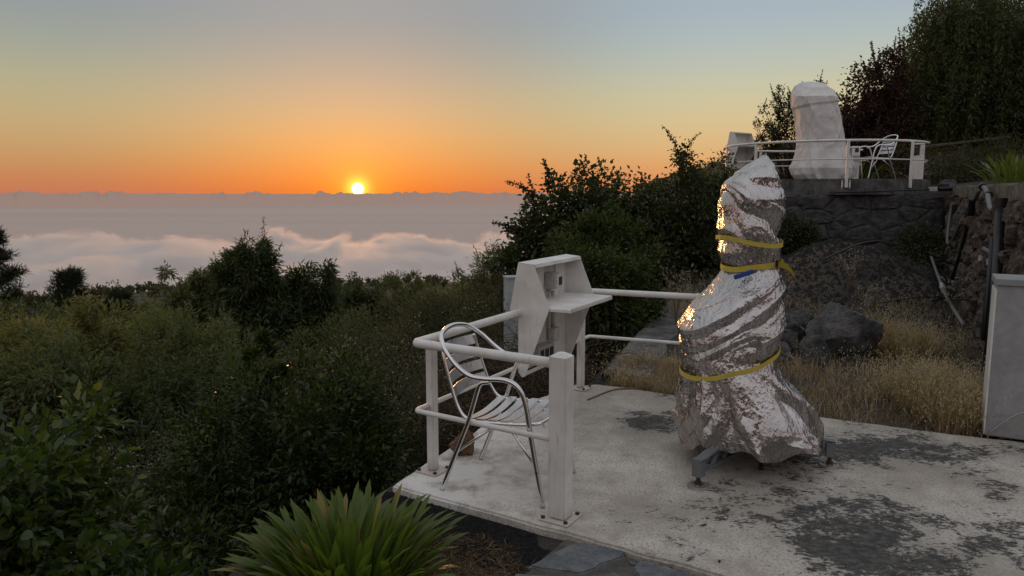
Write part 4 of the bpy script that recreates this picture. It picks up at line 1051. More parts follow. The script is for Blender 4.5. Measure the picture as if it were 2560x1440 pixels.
ML = {
 'almond': mat_leaf('almond_leaf', [(.06, .085, .034), (.095, .12, .045), (.125, .14, .055), (.17, .155, .06)]),
 'almond_dark': mat_leaf('almond_leaf_dark', [(.035, .052, .020), (.055, .076, .028), (.078, .095, .034)]),
 'yellowish': mat_leaf('yellowing_leaf', [(.10, .12, .045), (.15, .16, .056), (.19, .185, .066), (.25, .195, .07)]),
 'olive': mat_leaf('olive_leaf', [(.09, .105, .044), (.13, .145, .062), (.17, .175, .08)]),
 'citrus': mat_leaf('citrus_leaf', [(.022, .045, .012), (.036, .068, .016), (.058, .092, .02), (.13, .155, .028)], .3, .38, .5),
 'pitto': mat_leaf('glossy_shrub_leaf', [(.015, .028, .008), (.026, .043, .011), (.042, .064, .016), (.10, .12, .03)], .36, .34, .4),
 'hedge': mat_leaf('hedge_leaf', [(.045, .045, .025), (.07, .062, .035), (.06, .075, .03), (.09, .075, .05)]),
 'flower': mat_leaf('dried_flower', [(.30, .27, .23), (.48, .44, .39), (.38, .33, .28)], .8, .2, .1),
 'ivy': mat_leaf('ivy_leaf', [(.022, .035, .014), (.038, .055, .02), (.055, .07, .025), (.07, .06, .03)]),
 'loquat': mat_leaf('loquat_leaf', [(.022, .038, .011), (.038, .058, .016), (.06, .082, .022), (.09, .10, .028)], .45, .34, .3),
 'pepper': mat_leaf('pepper_leaf', [(.04, .06, .022), (.068, .084, .03), (.105, .108, .038), (.048, .068, .028)]),
 'red': mat_leaf('dark_red_leaf', [(.03, .022, .018), (.05, .024, .022), (.075, .022, .028), (.03, .035, .016)]),
 'pome': mat_leaf('small_dark_leaf', [(.025, .032, .014), (.04, .05, .02), (.055, .055, .025)]),
 'pine': mat_leaf('pine_needle', [(.018, .028, .014), (.03, .042, .02), (.04, .05, .022)], .6, .1, .2),
 'agap': mat_leaf('strap_leaf', [(.042, .085, .015), (.068, .115, .02), (.11, .155, .026), (.052, .095, .017)], .4, .38, .4),
 'straw': mat_leaf('dry_straw', [(.33, .26, .18), (.46, .37, .26), (.24, .17, .11), (.40, .28, .17)], .75, .3, .2),
 'dryblade': mat_leaf('withered_blade', [(.20, .15, .06), (.28, .22, .09), (.14, .12, .04)], .6, .3, .2),
 'oat': mat_leaf('oat_husk', [(.52, .43, .27), (.62, .53, .36), (.42, .34, .2)], .7, .35, .2),
 'litter': mat_leaf('dry_litter', [(.16, .11, .065), (.24, .17, .10), (.10, .07, .045)], .85, .1, .1),
 'twig': mat_leaf('dead_twig', [(.06, .04, .03), (.11, .075, .055), (.08, .05, .04)], .9, 0.0, .1),
}
def unit(v): return v/np.maximum(np.linalg.norm(v, axis=-1, keepdims=True), 1e-9)
def kites(pos, axis, L, W, rng, fold=.25, mid=.45, nrm=None):
    """one folded leaf (4 verts, 2 tris sharing the midrib) per point"""
    n = len(pos); a = unit(axis); r = unit(rng.normal(size=(n, 3))) if nrm is None else unit(rng.normal(size=(n, 3))*.55+nrm); s = unit(np.cross(a, r)); nn = np.cross(s, a)
    L = np.broadcast_to(L, (n,))[:, None]; W = np.broadcast_to(W, (n,))[:, None]
    m = pos+a*L*mid
    V = np.empty((n, 4, 3)); V[:, 0] = pos; V[:, 1] = m+s*W/2+nn*W*fold; V[:, 2] = pos+a*L-nn*L*.08; V[:, 3] = m-s*W/2+nn*W*fold
    o = (np.arange(n)*4)[:, None]
    return V.reshape(-1, 3), np.concatenate([o+np.array([[0, 1, 2]]), o+np.array([[0, 2, 3]])])
def join_arrays(parts):
    V = []; F = []; k = 0
    for v, f in parts: V.append(v); F.append(f+k); k += len(v)
    return np.concatenate(V), np.concatenate(F)
def blob_clumps(blobs, m, rng, shell=.62):
    C = []; S = []; D = []
    w = np.array([b[1][0]*b[1][1]+b[1][1]*b[1][2]+b[1][0]*b[1][2] for b in blobs]); w = w/w.sum()
    for (c, r), ww in zip(blobs, w):
        k = max(3, int(m*ww)); d = unit(rng.normal(size=(k, 3))); rad = shell+(1-shell)*rng.random(k)**.6
        rad = rad*(1+.16*rng.normal(size=k)); rad = np.where(rng.random(k) < .22, rad*rng.random(k), rad)
        C.append(np.array(c)+d*rad[:, None]*np.array(r)); D.append(d); S.append(np.full(k, (r[0]+r[1]+r[2])/3))
    return np.concatenate(C), np.concatenate(S), np.concatenate(D)
def limb_parts(base, targets, r0, rng, n=6, wob=.12):
    out = []
    for t in targets:
        t = Vector(t); b = Vector(base); d = t-b; q = b+d*.45+Vector((rng.normal()*wob, rng.normal()*wob, abs(d.length)*.10)); m = b+d*.75+Vector((rng.normal()*wob*.6, rng.normal()*wob*.6, 0))
        P = spline([b, b.lerp(q, .55)+Vector((0, 0, .05)), q, m, t], 3); k = len(P)
        out.append(tube_arrays(P, [r0*(1-.86*i/(k-1)) for i in range(k)], n, caps=False))
    return out
def plant(name, label, cat, base, blobs, mat, leaves, L, W, seed, clumps=70, sig=.16, droop=.0, limbs=10, r0=.04, up=.0, shoots=0, shoot_len=.3,
          group=None, extra=None, rnd=.8, part='crown', indiv=0, fold=.25, shell=.62, trunk=True):
    rng = np.random.default_rng(seed); base = np.array(base, float)
    root = empty(name, base, label=label, cat=cat, group=group)
    C, S, D = blob_clumps(blobs, clumps, rng, shell)
    idx = rng.integers(0, len(C), leaves)
    off = rng.normal(size=(leaves, 3))*(S[idx]*sig)[:, None]
    pos = C[idx]+off
    ax = unit(off)*.7+D[idx]*.5+rng.normal(size=(leaves, 3))*rnd*.5+np.array([0, 0, up-droop])
    Ls = L*rng.uniform(.6, 1.25, leaves); Ws = W*rng.uniform(.7, 1.2, leaves)
    tw = []
    if shoots:
        top = np.argsort(-(C[:, 2]+.25*rng.normal(size=len(C))))[:max(shoots*2, 6)]; ch = rng.choice(top, shoots)
        for c in ch:
            p0 = C[c]; d = unit(np.array([D[c][0]*.35+rng.normal()*.18, D[c][1]*.35+rng.normal()*.18, 1.0])); ln = shoot_len*rng.uniform(.5, 1.3); k = max(6, int(ln/ (L*.22)))
            t = np.linspace(0, 1, k)[:, None]; bend = unit(np.array([rng.normal(), rng.normal(), 0]))*ln*.18
            pp = p0+d*ln*t+bend*t*t
            pos = np.concatenate([pos, np.repeat(pp, 2, 0)]); sd = rng.normal(size=(2*k, 3))
            ax = np.concatenate([ax, unit(sd)*.8+d*.5+np.array([0, 0, -droop*.9])]); f = np.repeat(1-.45*t[:, 0], 2)
            Ls = np.concatenate([Ls, L*f*rng.uniform(.7, 1.1, 2*k)]); Ws = np.concatenate([Ws, W*f*rng.uniform(.7, 1.1, 2*k)])
            tw.append(tube_arrays([Vector(q) for q in pp[::max(1, k//6)]]+[Vector(pp[-1])], .004 if L < .2 else .008, 4, caps=False))
    ind = None
    if indiv:   # leaves nearest the camera become objects of their own
        cd = np.linalg.norm(pos-np.array([0, 0, 1.65]), axis=1)+rng.random(len(pos))*.15
        facing = ((pos-np.mean(C, 0))*unit(np.array([0, 0, 1.65])-np.mean(C, 0))).sum(1)
        ind = np.argsort(cd-.4*facing)[:indiv]
    keep = np.ones(len(pos), bool)
    if ind is not None: keep[ind] = False
    nr = unit(pos-np.mean(C, 0))*.5+np.array([0, 0, .75])
    V, F = kites(pos[keep]-base, ax[keep], Ls[keep], Ws[keep], rng, fold, .45, nr[keep])
    if extra is not None: pass
    o = mesh_obj(part, V, F, mat, root)
    if indiv:
        o['kind'] = 'stuff'
        me = leaf_shape(mat)
        for i in ind:
            q = Vector(ax[i]).to_track_quat('X', 'Z'); lo = bpy.data.objects.new('leaf', me); lo.location = Vector(pos[i]-base); lo.rotation_mode = 'QUATERNION'
            lo.rotation_quaternion = q @ Vector((1, 0, 0)).rotation_difference(Vector((1, 0, 0))) ; lo.rotation_quaternion = q @ Matrix.Rotation(rng.uniform(-1.2, 1.2), 3, 'X').to_quaternion()
            lo.scale = (Ls[i]*1.1, Ws[i]*1.15, Ls[i]); link(lo, root)
    if trunk:
        tg = C[rng.choice(len(C), min(limbs, len(C)), replace=False)]-base
        parts = limb_parts((0, 0, 0), tg, r0, rng)+[([Vector(v)-Vector(base) for v in tv], tf) for tv, tf in tw]
        V, F = merge(parts); mesh_obj('trunk', V, F, M['bark'], root, smooth=True)
    return root
_leafcache = {}
def leaf_shape(mat):
    if mat.name in _leafcache: return _leafcache[mat.name]
    V = []; n = 6
    for i in range(n+1):
        t = i/n; w = .5*math.sin(math.pi*(t**.85))**.75 if 0 < t < 1 else 0.0
        z = -.10*t*t
        V += [(t, -w, z+.16*w), (t, 0, z), (t, w, z+.16*w)]
    F = [(i*3+j, i*3+j+1, i*3+4+j, i*3+3+j) for i in range(n) for j in range(2)]
    me = bpy.data.meshes.new('leaf'); me.from_pydata(V, [], F); me.update(); me.materials.append(mat)
    me.polygons.foreach_set('use_smooth', [True]*len(me.polygons)); _leafcache[mat.name] = me; return me

G_ORCH = 'orchard trees below the slab'
# --- trees on the slope at the left, from the middle outwards
plant('almond_tree', 'tall dark narrow-leaved tree, highest against the pale clouds', 'tree', (-4.6, 13, gz(-4.6, 13)-.1),
      [((-4.80, 13, .30), (.22, .22, .50)), ((-4.54, 13.05, .34), (.22, .22, .48)), ((-5.02, 13, .14), (.20, .22, .50)), ((-4.30, 13, .18), (.20, .22, .50)), ((-4.64, 13, -.05), (.52, .42, .72)), ((-4.64, 13, -.7), (.85, .5, .6)), ((-4.6, 13.1, -.9), (.8, .7, .8)), ((-4.5, 13, -1.6), (1.2, .9, .7)), ((-4.9, 13, -.4), (.28, .3, .6)), ((-4.3, 13, -.4), (.28, .3, .6))],
      ML['almond_dark'], 40000, .13, .030, 1, 330, .15, .55, 16, .07, shoots=70, shoot_len=.40, group=G_ORCH)
plant('almond_tree', 'bushy narrow-leaved tree just left of the tallest tree', 'tree', (-5.7, 13.6, gz(-5.7, 13.6)-.1),
      [((-5.38, 13.5, -.02), (.17, .2, .48)), ((-5.7, 13.5, -.20), (.18, .2, .45)), ((-6.2, 13.5, -.28), (.2, .2, .45)), ((-5.45, 13.5, -.55), (.40, .35, .65)), ((-6.0, 13.6, -.75), (.55, .5, .65)), ((-6.4, 13.6, -1.1), (.5, .5, .6)), ((-5.8, 13.6, -1.8), (1.1, .8, .7))],
      ML['almond'], 22000, .13, .030, 2, 160, .16, .55, 12, .05, shoots=50, shoot_len=.36, group=G_ORCH)
plant('almond_tree', 'slender twin-topped narrow-leaved tree right of the tallest tree', 'tree', (-3.6, 13.3, gz(-3.6, 13.3)-.1),
      [((-3.80, 13.3, -.33), (.20, .26, .66)), ((-3.42, 13.3, -.36), (.20, .26, .64)), ((-4.05, 13.3, -.6), (.22, .26, .6)), ((-3.62, 13.3, -.75), (.45, .3, .5)), ((-3.6, 13.4, -1.4), (.8, .7, .8))],
      ML['almond_dark'], 22000, .13, .030, 3, 170, .16, .55, 12, .045, shoots=44, shoot_len=.36, group=G_ORCH)
plant('almond_tree', 'open small tree in front of the pale sea, left of the olive', 'tree', (-2.6, 17, gz(-2.6, 17)-.1),
      [((-2.75, 17, -.95), (.5, .5, .62)), ((-2.3, 17, -.85), (.25, .3, .55)), ((-2.6, 17, -1.7), (.9, .8, .7))],
      ML['almond'], 10000, .13, .032, 4, 70, .16, .2, 14, .05, shoots=16, shoot_len=.45, group=G_ORCH)
plant('almond_tree', 'low rounded tree standing between twin-topped tree and open small tree', 'tree', (-3.6, 17, gz(-3.6, 17)-.1),
      [((-3.65, 17, -1.0), (.48, .5, .62)), ((-3.3, 17.2, -1.1), (.4, .5, .6)), ((-3.6, 17, -1.8), (.9, .8, .7))],
      ML['almond_dark'], 12000, .13, .032, 5, 80, .17, .3, 10, .05, shoots=14, shoot_len=.35, group=G_ORCH)
plant('olive_tree', 'loose olive tree behind the hedge, beside the ivy', 'tree', (-.5, 14, gz(-.5, 14)-.1),
      [((-.35, 14, .15), (.45, .5, .45)), ((-.75, 14, -.15), (.35, .4, .35)), ((-.1, 14, -.2), (.6, .5, .5)), ((-.6, 14, -.9), (.9, .7, .7))],
      ML['olive'], 9500, .085, .024, 6, 95, .19, -.1, 16, .05, shoots=12, shoot_len=.3, shell=.5)
plant('olive_tree', 'small spiky grey-green tree at the hedge end', 'tree', (-1.45, 13.2, gz(-1.45, 13.2)-.1),
      [((-1.3, 13.2, -.35), (.35, .35, .5)), ((-1.1, 13.2, -.6), (.5, .5, .5)), ((-1.6, 13.2, -.9), (.6, .5, .6))],
      ML['olive'], 6000, .10, .024, 7, 60, .17, -.4, 12, .04, shoots=22, shoot_len=.35)
plant('yellowing_tree', 'yellow-green straggly tree at far left, in front of the pines', 'tree', (-5.9, 9.5, gz(-5.9, 9.5)-.1),
      [((-6.1, 9.5, -.45), (.6, .5, .5)), ((-5.4, 9.5, -.5), (.45, .45, .6)), ((-5.6, 9.5, -1.1), (1.0, .7, .5)), ((-6.6, 9.6, -.7), (.6, .5, .6))],
      ML['yellowish'], 17000, .095, .028, 8, 150, .13, .3, 24, .045, shoots=22, shoot_len=.35, shell=.45, group=G_ORCH)
plant('yellowing_tree', 'yellow-green straggly tree between far-left tree and willowy grey tree', 'tree', (-4.9, 10.6, gz(-4.9, 10.6)-.1),
      [((-5.0, 10.6, -.62), (.5, .5, .5)), ((-4.6, 10.6, -.85), (.6, .5, .5)), ((-5.1, 10.6, -1.2), (.8, .6, .5))],
      ML['yellowish'], 14000, .095, .028, 9, 110, .13, .3, 16, .04, shoots=14, shoot_len=.3, shell=.45, group=G_ORCH)
plant('willowy_tree', 'willowy grey-green tree below the tallest dark tree', 'tree', (-4.1, 9.2, gz(-4.1, 9.2)-.1),
      [((-4.2, 9.3, -.35), (.6, .5, .5)), ((-3.7, 9.2, -.6), (.6, .5, .5)), ((-4.4, 9.2, -.9), (.8, .6, .5)), ((-3.4, 9.0, -1.0), (.7, .5, .5))],
      ML['olive'], 22000, .085, .020, 10, 150, .13, .2, 26, .045, shoots=18, shoot_len=.3, shell=.4, group=G_ORCH)
plant('willowy_tree', 'dark bare-branched tree low between the citrus bushes', 'tree', (-3.4, 7.2, gz(-3.4, 7.2)-.1),
      [((-3.6, 7.3, -.5), (.9, .6, .45)), ((-2.8, 7.2, -.6), (.8, .5, .4)), ((-4.4, 7.3, -.5), (.7, .5, .4)), ((-3.4, 7.0, -1.0), (1.2, .6, .4))],
      ML['almond_dark'], 16000, .075, .022, 12, 100, .13, .1, 44, .04, shell=.35, group=G_ORCH)
plant('willowy_tree', 'dim leafy tree low at the far left above the near citrus', 'tree', (-5.0, 7.4, gz(-5, 7.4)-.1),
      [((-5.0, 7.5, -.3), (.7, .5, .5)), ((-4.4, 7.4, -.55), (.6, .5, .45)), ((-5.4, 7.4, -.8), (.8, .5, .5))],
      ML['almond'], 16000, .08, .024, 13, 110, .13, .2, 30, .04, shell=.4, group=G_ORCH)
plant('leafy_shrub', 'yellowish shrub in the gap right of the tallest tree', 'shrub', (-2.9, 12, gz(-2.9, 12)-.1),
      [((-3.0, 12, -1.1), (.6, .5, .55)), ((-2.4, 12.2, -1.0), (.5, .5, .5)), ((-2.8, 12, -1.7), (.9, .6, .5))],
      ML['almond'], 12000, .075, .024, 14, 60, .2, .1, 12, .03)
plant('leafy_shrub', 'dark shrub mass behind the hedge crest', 'shrub', (-1.6, 11.3, gz(-1.6, 11.3)-.1),
      [((-1.9, 11.3, -.7), (.9, .6, .55)), ((-1.0, 11.3, -.55), (.8, .6, .55)), ((-.2, 11.5, -.4), (.8, .6, .6))],
      ML['hedge'], 18000, .06, .022, 15, 90, .2, 0, 12, .03)
# distant shrubs down the slope
for i, (x, y, r, lab) in enumerate([(-8.5, 22, 1.3, 'dark distant shrub left of the small pine'), (-6.2, 24, 1.2, 'dark distant shrub below the low ridge, behind yellow tree'), (-11.5, 24, 1.4, 'dark distant shrub near the left pine'),
                                    (-13.5, 20, 1.3, 'dark distant shrub at the left edge under the pine'), (-4.2, 22, 1.2, 'distant shrub behind the twin-topped tree'), (-1.2, 20, 1.1, 'distant shrub behind the olive tree'), (-9.0, 15, 1.1, 'dim shrub behind the yellow straggly trees')]):
    zt = 1.65-.166*y
    plant('leafy_shrub', lab, 'shrub', (x, y, gz(x, y)-.1), [((x, y, zt-r*.55), (r, r, r*.6)), ((x+r*.8, y, zt-r*.8), (r*.7, r, r*.5)), ((x-r*.7, y, zt-r*.8), (r*.7, r*.8, r*.5))],
          ML['almond_dark'] if i % 2 else ML['almond'], 9000, .14, .05, 100+i, 70, .18, 0, 6, .04, shoots=6, shoot_len=.4, group='shrubs far down the slope')

def distant_wood():
    rng = np.random.default_rng(3); P = []; A = []
    for k in range(230):
        a = R(rng.uniform(-40, 4)); d = rng.uniform(560, 660); x, y = math.sin(a)*d, math.cos(a)*d; z = gz(x, y); h = rng.uniform(3, 9)*(1.5 if rng.random() < .12 else .8); w = h*rng.uniform(.35, .7); m = 70
        q = unit(rng.normal(size=(m, 3)))*rng.random((m, 1))**.4; P.append(np.array([x, y, z+h*.5])+q*np.array([w, w, h*.5])); A.append(unit(rng.normal(size=(m, 3))))
    V, F = kites(np.concatenate(P), np.concatenate(A), 2.2, 1.3, rng, .2); tag(mesh_obj('distant_wood', V, F, ML['hedge']), 'dim wooded ridge far below, in front of the sea', 'wood', kind='stuff')
distant_wood()
def pine(label, x, y, ztop, h, rad, seed):
    rng = np.random.default_rng(seed); zb = gz(x, y)-.1; h = max(h, ztop-zb); root = empty('pine_tree', (x, y, zb), label=label, cat='tree', group='pines down the slope')
    pos = []; ax = []; tw = [tube_arrays(spline([(0, 0, 0), (.03, 0, h*.5), (0, 0, ztop-zb)], 4), [.10*(1-.9*i/8) for i in range(9)], 6, caps=False)]
    for k in range(60):
        t = rng.random()**.8; z = (ztop-zb)*(1-.75*t); a = rng.uniform(0, 6.28); ln = rad*(.15+.85*min(1, t*1.5))*rng.uniform(.6, 1.15)
        d = np.array([math.cos(a), math.sin(a), .25]); e = np.array([0, 0, z])+d*ln
        tw.append(tube_arrays([Vector((0, 0, z-.1)), Vector(e)], [.02, .006], 4, caps=False))
        for q in np.linspace(.35, 1.0, 5):
            p = np.array([0, 0, z-.1])*(1-q)+e*q; m = 26; dd = unit(rng.normal(size=(m, 3))+np.array([0, 0, .35])+d*.5)
            pos.append(np.repeat(p[None], m, 0)+rng.normal(size=(m, 3))*.04*rad); ax.append(dd)
    pos = np.concatenate(pos); ax = np.concatenate(ax)
    V, F = kites(pos, ax, .22*rad*rng.uniform(.7, 1.2, len(pos)), .020*rad, rng, .1)
    mesh_obj('crown', V, F, ML['pine'], root); V, F = merge(tw); mesh_obj('trunk', V, F, M['bark'], root, smooth=True)
pine('dark pine cut off by the left picture edge', -15.45, 22, .45, 5.2, 1.15, 1)
pine('dark pointed pine rising left of the low ridge', -19.3, 32, -1.85, 5, 1.5, 2)
pine('small dark pine beside the pointed pine', -18.9, 35, -3.1, 4, 1.2, 3)
pine('small dark pine further right, in front of the low ridge', -17.6, 33, -2.95, 4, 1.0, 5)

# --- near bushes
plant('citrus_bush', 'glossy citrus bush with big light leaves at the lower left', 'bush', (-2.1, 3.2, gz(-2.1, 3.2)),
      [((-2.25, 3.25, .35), (.34, .36, .42)), ((-2.0, 3.15, -.02), (.40, .35, .36)), ((-1.80, 3.1, -.38), (.42, .35, .34)), ((-2.5, 3.1, -.1), (.5, .4, .6)), ((-2.0, 3.0, -.75), (.55, .35, .35))],
      ML['citrus'], 10500, .078, .036, 21, 130, .17, .15, 12, .025, indiv=300, part='foliage', up=.25)
plant('rounded_bush', 'large rounded dark green bush left of the corner post', 'bush', (-1.62, 5.0, gz(-1.62, 5)),
      [((-1.60, 5.0, -.12), (.66, .55, .62)), ((-2.05, 5.0, -.40), (.46, .5, .5)), ((-1.2, 5.0, -.32), (.42, .5, .5)), ((-1.70, 5.05, .48), (.15, .15, .17)), ((-1.6, 4.7, -.75), (.8, .45, .45)), ((-.95, 4.85, -.62), (.25, .3, .3))],
      ML['pitto'], 44000, .058, .023, 22, 260, .12, .1, 14, .03, indiv=300, part='foliage', up=.25, shoots=16, shoot_len=.10)
plant('rounded_bush', 'dim dark bush between the citrus and the strap-leaved clump', 'bush', (-1.6, 3.75, gz(-1.6, 3.75)),
      [((-1.75, 3.8, -.55), (.45, .4, .35)), ((-1.35, 3.6, -.68), (.4, .3, .32)), ((-1.9, 3.6, -.9), (.7, .4, .4)), ((-1.2, 3.9, -.75), (.4, .4, .35))],
      ML['pitto'], 14000, .072, .032, 23, 110, .17, .1, 10, .025, up=.2)
def flower_bush(label, base, blobs, n, seed, nf, matk='hedge'):
    root = plant('flowering_shrub', label, 'shrub', base, blobs, ML[matk], n, .036, .016, seed, 170, .13, 0, 20, .03, shell=.7)
    rng = np.random.default_rng(seed+500); C, S, D = blob_clumps(blobs, 150, rng, .9); C = C[D[:, 2] > -.1]
    idx = rng.integers(0, len(C), nf); pos = C[idx]+rng.normal(size=(nf, 3))*.055
    V, F = kites(pos-np.array(base), unit(rng.normal(size=(nf, 3))), .018, .015, rng, .3)
    o = mesh_obj('flower_heads', V, F, ML['flower'], root); o['kind'] = 'stuff'
flower_bush('dark brownish hedge shrub with pale dried heads behind the left railing', (-.6, 8.0, gz(-.6, 8)), [((-.95, 8.1, -.25), (.75, .6, .55)), ((-.2, 8.0, -.12), (.7, .6, .58)), ((-.6, 7.7, -.75), (1.1, .6, .5)), ((.35, 8.6, -.2), (.6, .5, .55))], 17000, 31, 380)
flower_bush('grey flowering shrub above the large rounded bush', (-1.5, 6.5, gz(-1.5, 6.5)), [((-1.75, 6.7, -.12), (.48, .45, .40)), ((-1.1, 6.5, -.08), (.5, .45, .42)), ((-1.3, 6.3, -.6), (.9, .5, .45)), ((-.75, 6.2, -.3), (.4, .4, .4))], 13000, 32, 700)
flower_bush('grey flowering shrub between the citrus and the large rounded bush', (-2.75, 5.3, gz(-2.75, 5.3)), [((-2.6, 5.3, -.50), (.45, .4, .32)), ((-2.95, 5.2, -.75), (.5, .4, .35))], 6500, 33, 700)
flower_bush('dark tangled shrub growing against the slab edge behind the corner post', (-.75, 5.35, gz(-.8, 5.35)), [((-.85, 5.5, -.35), (.38, .42, .38)), ((-.45, 5.9, -.4), (.4, .4, .36)), ((-.75, 5.1, -.62), (.32, .4, .3))], 8000, 34, 500)
flower_bush('dark tangled shrub below the near control cabinet', (-.05, 7.0, gz(-.05, 7)), [((-.1, 7.0, -.3), (.55, .45, .42)), ((.35, 7.3, -.45), (.5, .4, .4))], 7000, 35, 300)
def twig_pile(label, c, r, n, seed):
    rng = np.random.default_rng(seed); parts = []
    for k in range(n):
        a = rng.uniform(0, 6.28); p = np.array([rng.normal()*r[0], rng.normal()*r[1], rng.random()*r[2]]); d = np.array([math.cos(a), math.sin(a), rng.normal()*.35]); ln = rng.uniform(.2, .6)
        q = p+d*ln; m = (p+q)/2+np.array([0, 0, rng.uniform(.0, .14)]); parts.append(tube_arrays(spline([p, m, q], 3), [.005, .005, .004, .003, .003, .002, .0015], 3, caps=False))
    V, F = merge(parts); o = mesh_obj('twig_pile', V, F, ML['twig'], None, loc=c); return tag(o, label, 'twigs', kind='stuff')
twig_pile('pile of dry brown cut branches below the near cabinet', (.05, 6.75, -.35), (.35, .25, .55), 420, 3)
twig_pile('dead brown twigs under the left railing', (-.35, 5.75, -.5), (.28, .25, .45), 240, 4)

# --- ivy-clad bank and the trees in front of it
plant('ivy_hedge', 'dark ivy mass at its left end, against the orange horizon', 'hedge', (.75, 12.6, gz(.75, 12.6)),
      [((.72, 12.6, .85), (.62, .6, .95)), ((.35, 12.6, .3), (.45, .5, 1.0)), ((1.2, 12.8, 1.0), (.6, .6, .85)), ((.7, 12.5, -.4), (.9, .6, .9))],
      ML['ivy'], 15000, .10, .075, 41, 150, .16, .35, 10, .05, shoots=9, shoot_len=.5, group='ivy hedge on the bank')
plant('ivy_hedge', 'dark ivy mass in the middle, behind the rounded green trees', 'hedge', (2.2, 13.2, gz(2.2, 13.2)),
      [((1.9, 13.2, 1.05), (.8, .6, .85)), ((2.7, 13.2, 1.1), (.8, .6, .9)), ((2.3, 12.9, .2), (1.4, .6, .8)), ((2.4, 12.6, -.5), (1.5, .5, .7))],
      ML['ivy'], 17000, .085, .06, 42, 170, .16, .35, 10, .05, shoots=12, shoot_len=.3, group='ivy hedge on the bank')
plant('ivy_hedge', 'dark ivy mass at its right end, below the upper railing', 'hedge', (3.2, 13.4, gz(3.2, 13.4)),
      [((3.15, 13.5, 1.55), (.5, .5, .72)), ((3.6, 13.6, 1.35), (.45, .35, .6)), ((3.0, 13.2, .7), (.7, .5, .8)), ((2.9, 13.0, 0), (.8, .5, .7)), ((3.9, 14.6, 1.6), (.5, .5, .65))],
      ML['ivy'], 13000, .08, .055, 43, 130, .16, .35, 10, .05, shoots=8, shoot_len=.3, group='ivy hedge on the bank')
def tendril(label, pts, seed, leaf=.085):
    rng = np.random.default_rng(seed); P = spline(pts, 10); root = empty('vine_tendril', pts[0], label=label, cat='vine', group='vine tendrils above the ivy'); o0 = Vector(pts[0])
    k = len(P); V, F = tube_arrays([p-o0 for p in P], [.010*(1-.8*i/(k-1)) for i in range(k)], 5, caps=False); mesh_obj('stem', V, F, M['bark'], root, smooth=True)
    Q = np.array([p-o0 for p in P]); n = k*4; i = np.minimum((rng.random(n)**1.15*k*.93).astype(int), k-1); f = 1-.8*i/k
    V, F = kites(Q[i]+rng.normal(size=(n, 3))*.035*f[:, None], unit(rng.normal(size=(n, 3))+np.array([0, 0, -.5])), leaf*(f+.1), leaf*.75*(f+.1), rng, .2); mesh_obj('leaves', V, F, ML['ivy'], root)
tendril('tall leafy vine shoot leaning left above the right ivy', [(3.05, 13.4, 2.0), (2.98, 13.4, 2.32), (2.82, 13.4, 2.62), (2.65, 13.4, 2.80)], 1)
tendril('shorter vine shoot hooking right above the right ivy', [(3.10, 13.4, 2.1), (3.14, 13.4, 2.42), (3.26, 13.4, 2.60), (3.38, 13.4, 2.67)], 2, .05)
tendril('upright vine shoot at the left end of the ivy', [(.62, 12.6, 1.7), (.60, 12.6, 1.95), (.55, 12.6, 2.10), (.52, 12.6, 2.20)], 3, .075)
tendril('low vine shoot poking left from the ivy over the clouds', [(.2, 12.5, 1.0), (-.05, 12.5, 1.05), (-.20, 12.5, 1.10), (-.35, 12.5, 1.12)], 4)
tendril('thin vine shoot poking left from the ivy at horizon height', [(.35, 12.5, 1.6), (.15, 12.5, 1.72), (.0, 12.5, 1.78), (-.12, 12.5, 1.80)], 5, .06)
plant('loquat_tree', 'upright rounded green tree in front of the ivy', 'tree', (1.3, 10.4, gz(1.3, 10.4)),
      [((1.30, 10.4, 1.15), (.38, .38, .50)), ((1.15, 10.3, .65), (.48, .42, .6)), ((1.55, 10.4, .6), (.48, .42, .65)), ((1.3, 10.4, .0), (.6, .5, .6))],
      ML['loquat'], 11000, .085, .036, 51, 140, .15, .1, 12, .05, up=.2, shoots=10, shoot_len=.14)
plant('loquat_tree', 'low spreading green tree just behind the near cabinet', 'tree', (.95, 9.1, gz(.95, 9.1)),
      [((.75, 9.1, .62), (.42, .4, .36)), ((1.2, 9.1, .60), (.45, .4, .38)), ((1.0, 9.0, .25), (.6, .45, .40)), ((1.45, 9.2, .30), (.35, .4, .4))],
      ML['loquat'], 9500, .080, .034, 52, 120, .15, .15, 12, .04, up=.15)
plant('leafy_shrub', 'dark creeper hanging on the back wall right of the foil', 'shrub', (5.25, 13.6, gz(5.25, 13.6)), [((5.25, 13.65, .75), (.40, .14, .5)), ((5.0, 13.6, .35), (.5, .2, .4))], ML['ivy'], 4500, .06, .045, 61, 60, .2, .3, 6, .015, shell=.4)
plant('leafy_shrub', 'dark weed bush in the corner of the two walls', 'shrub', (7.2, 12.9, gz(7.2, 12.9)), [((7.1, 12.8, .65), (.45, .3, .38)), ((6.8, 12.4, .35), (.5, .35, .3))], ML['ivy'], 5000, .06, .04, 62, 60, .2, .3, 6, .015, shell=.4)

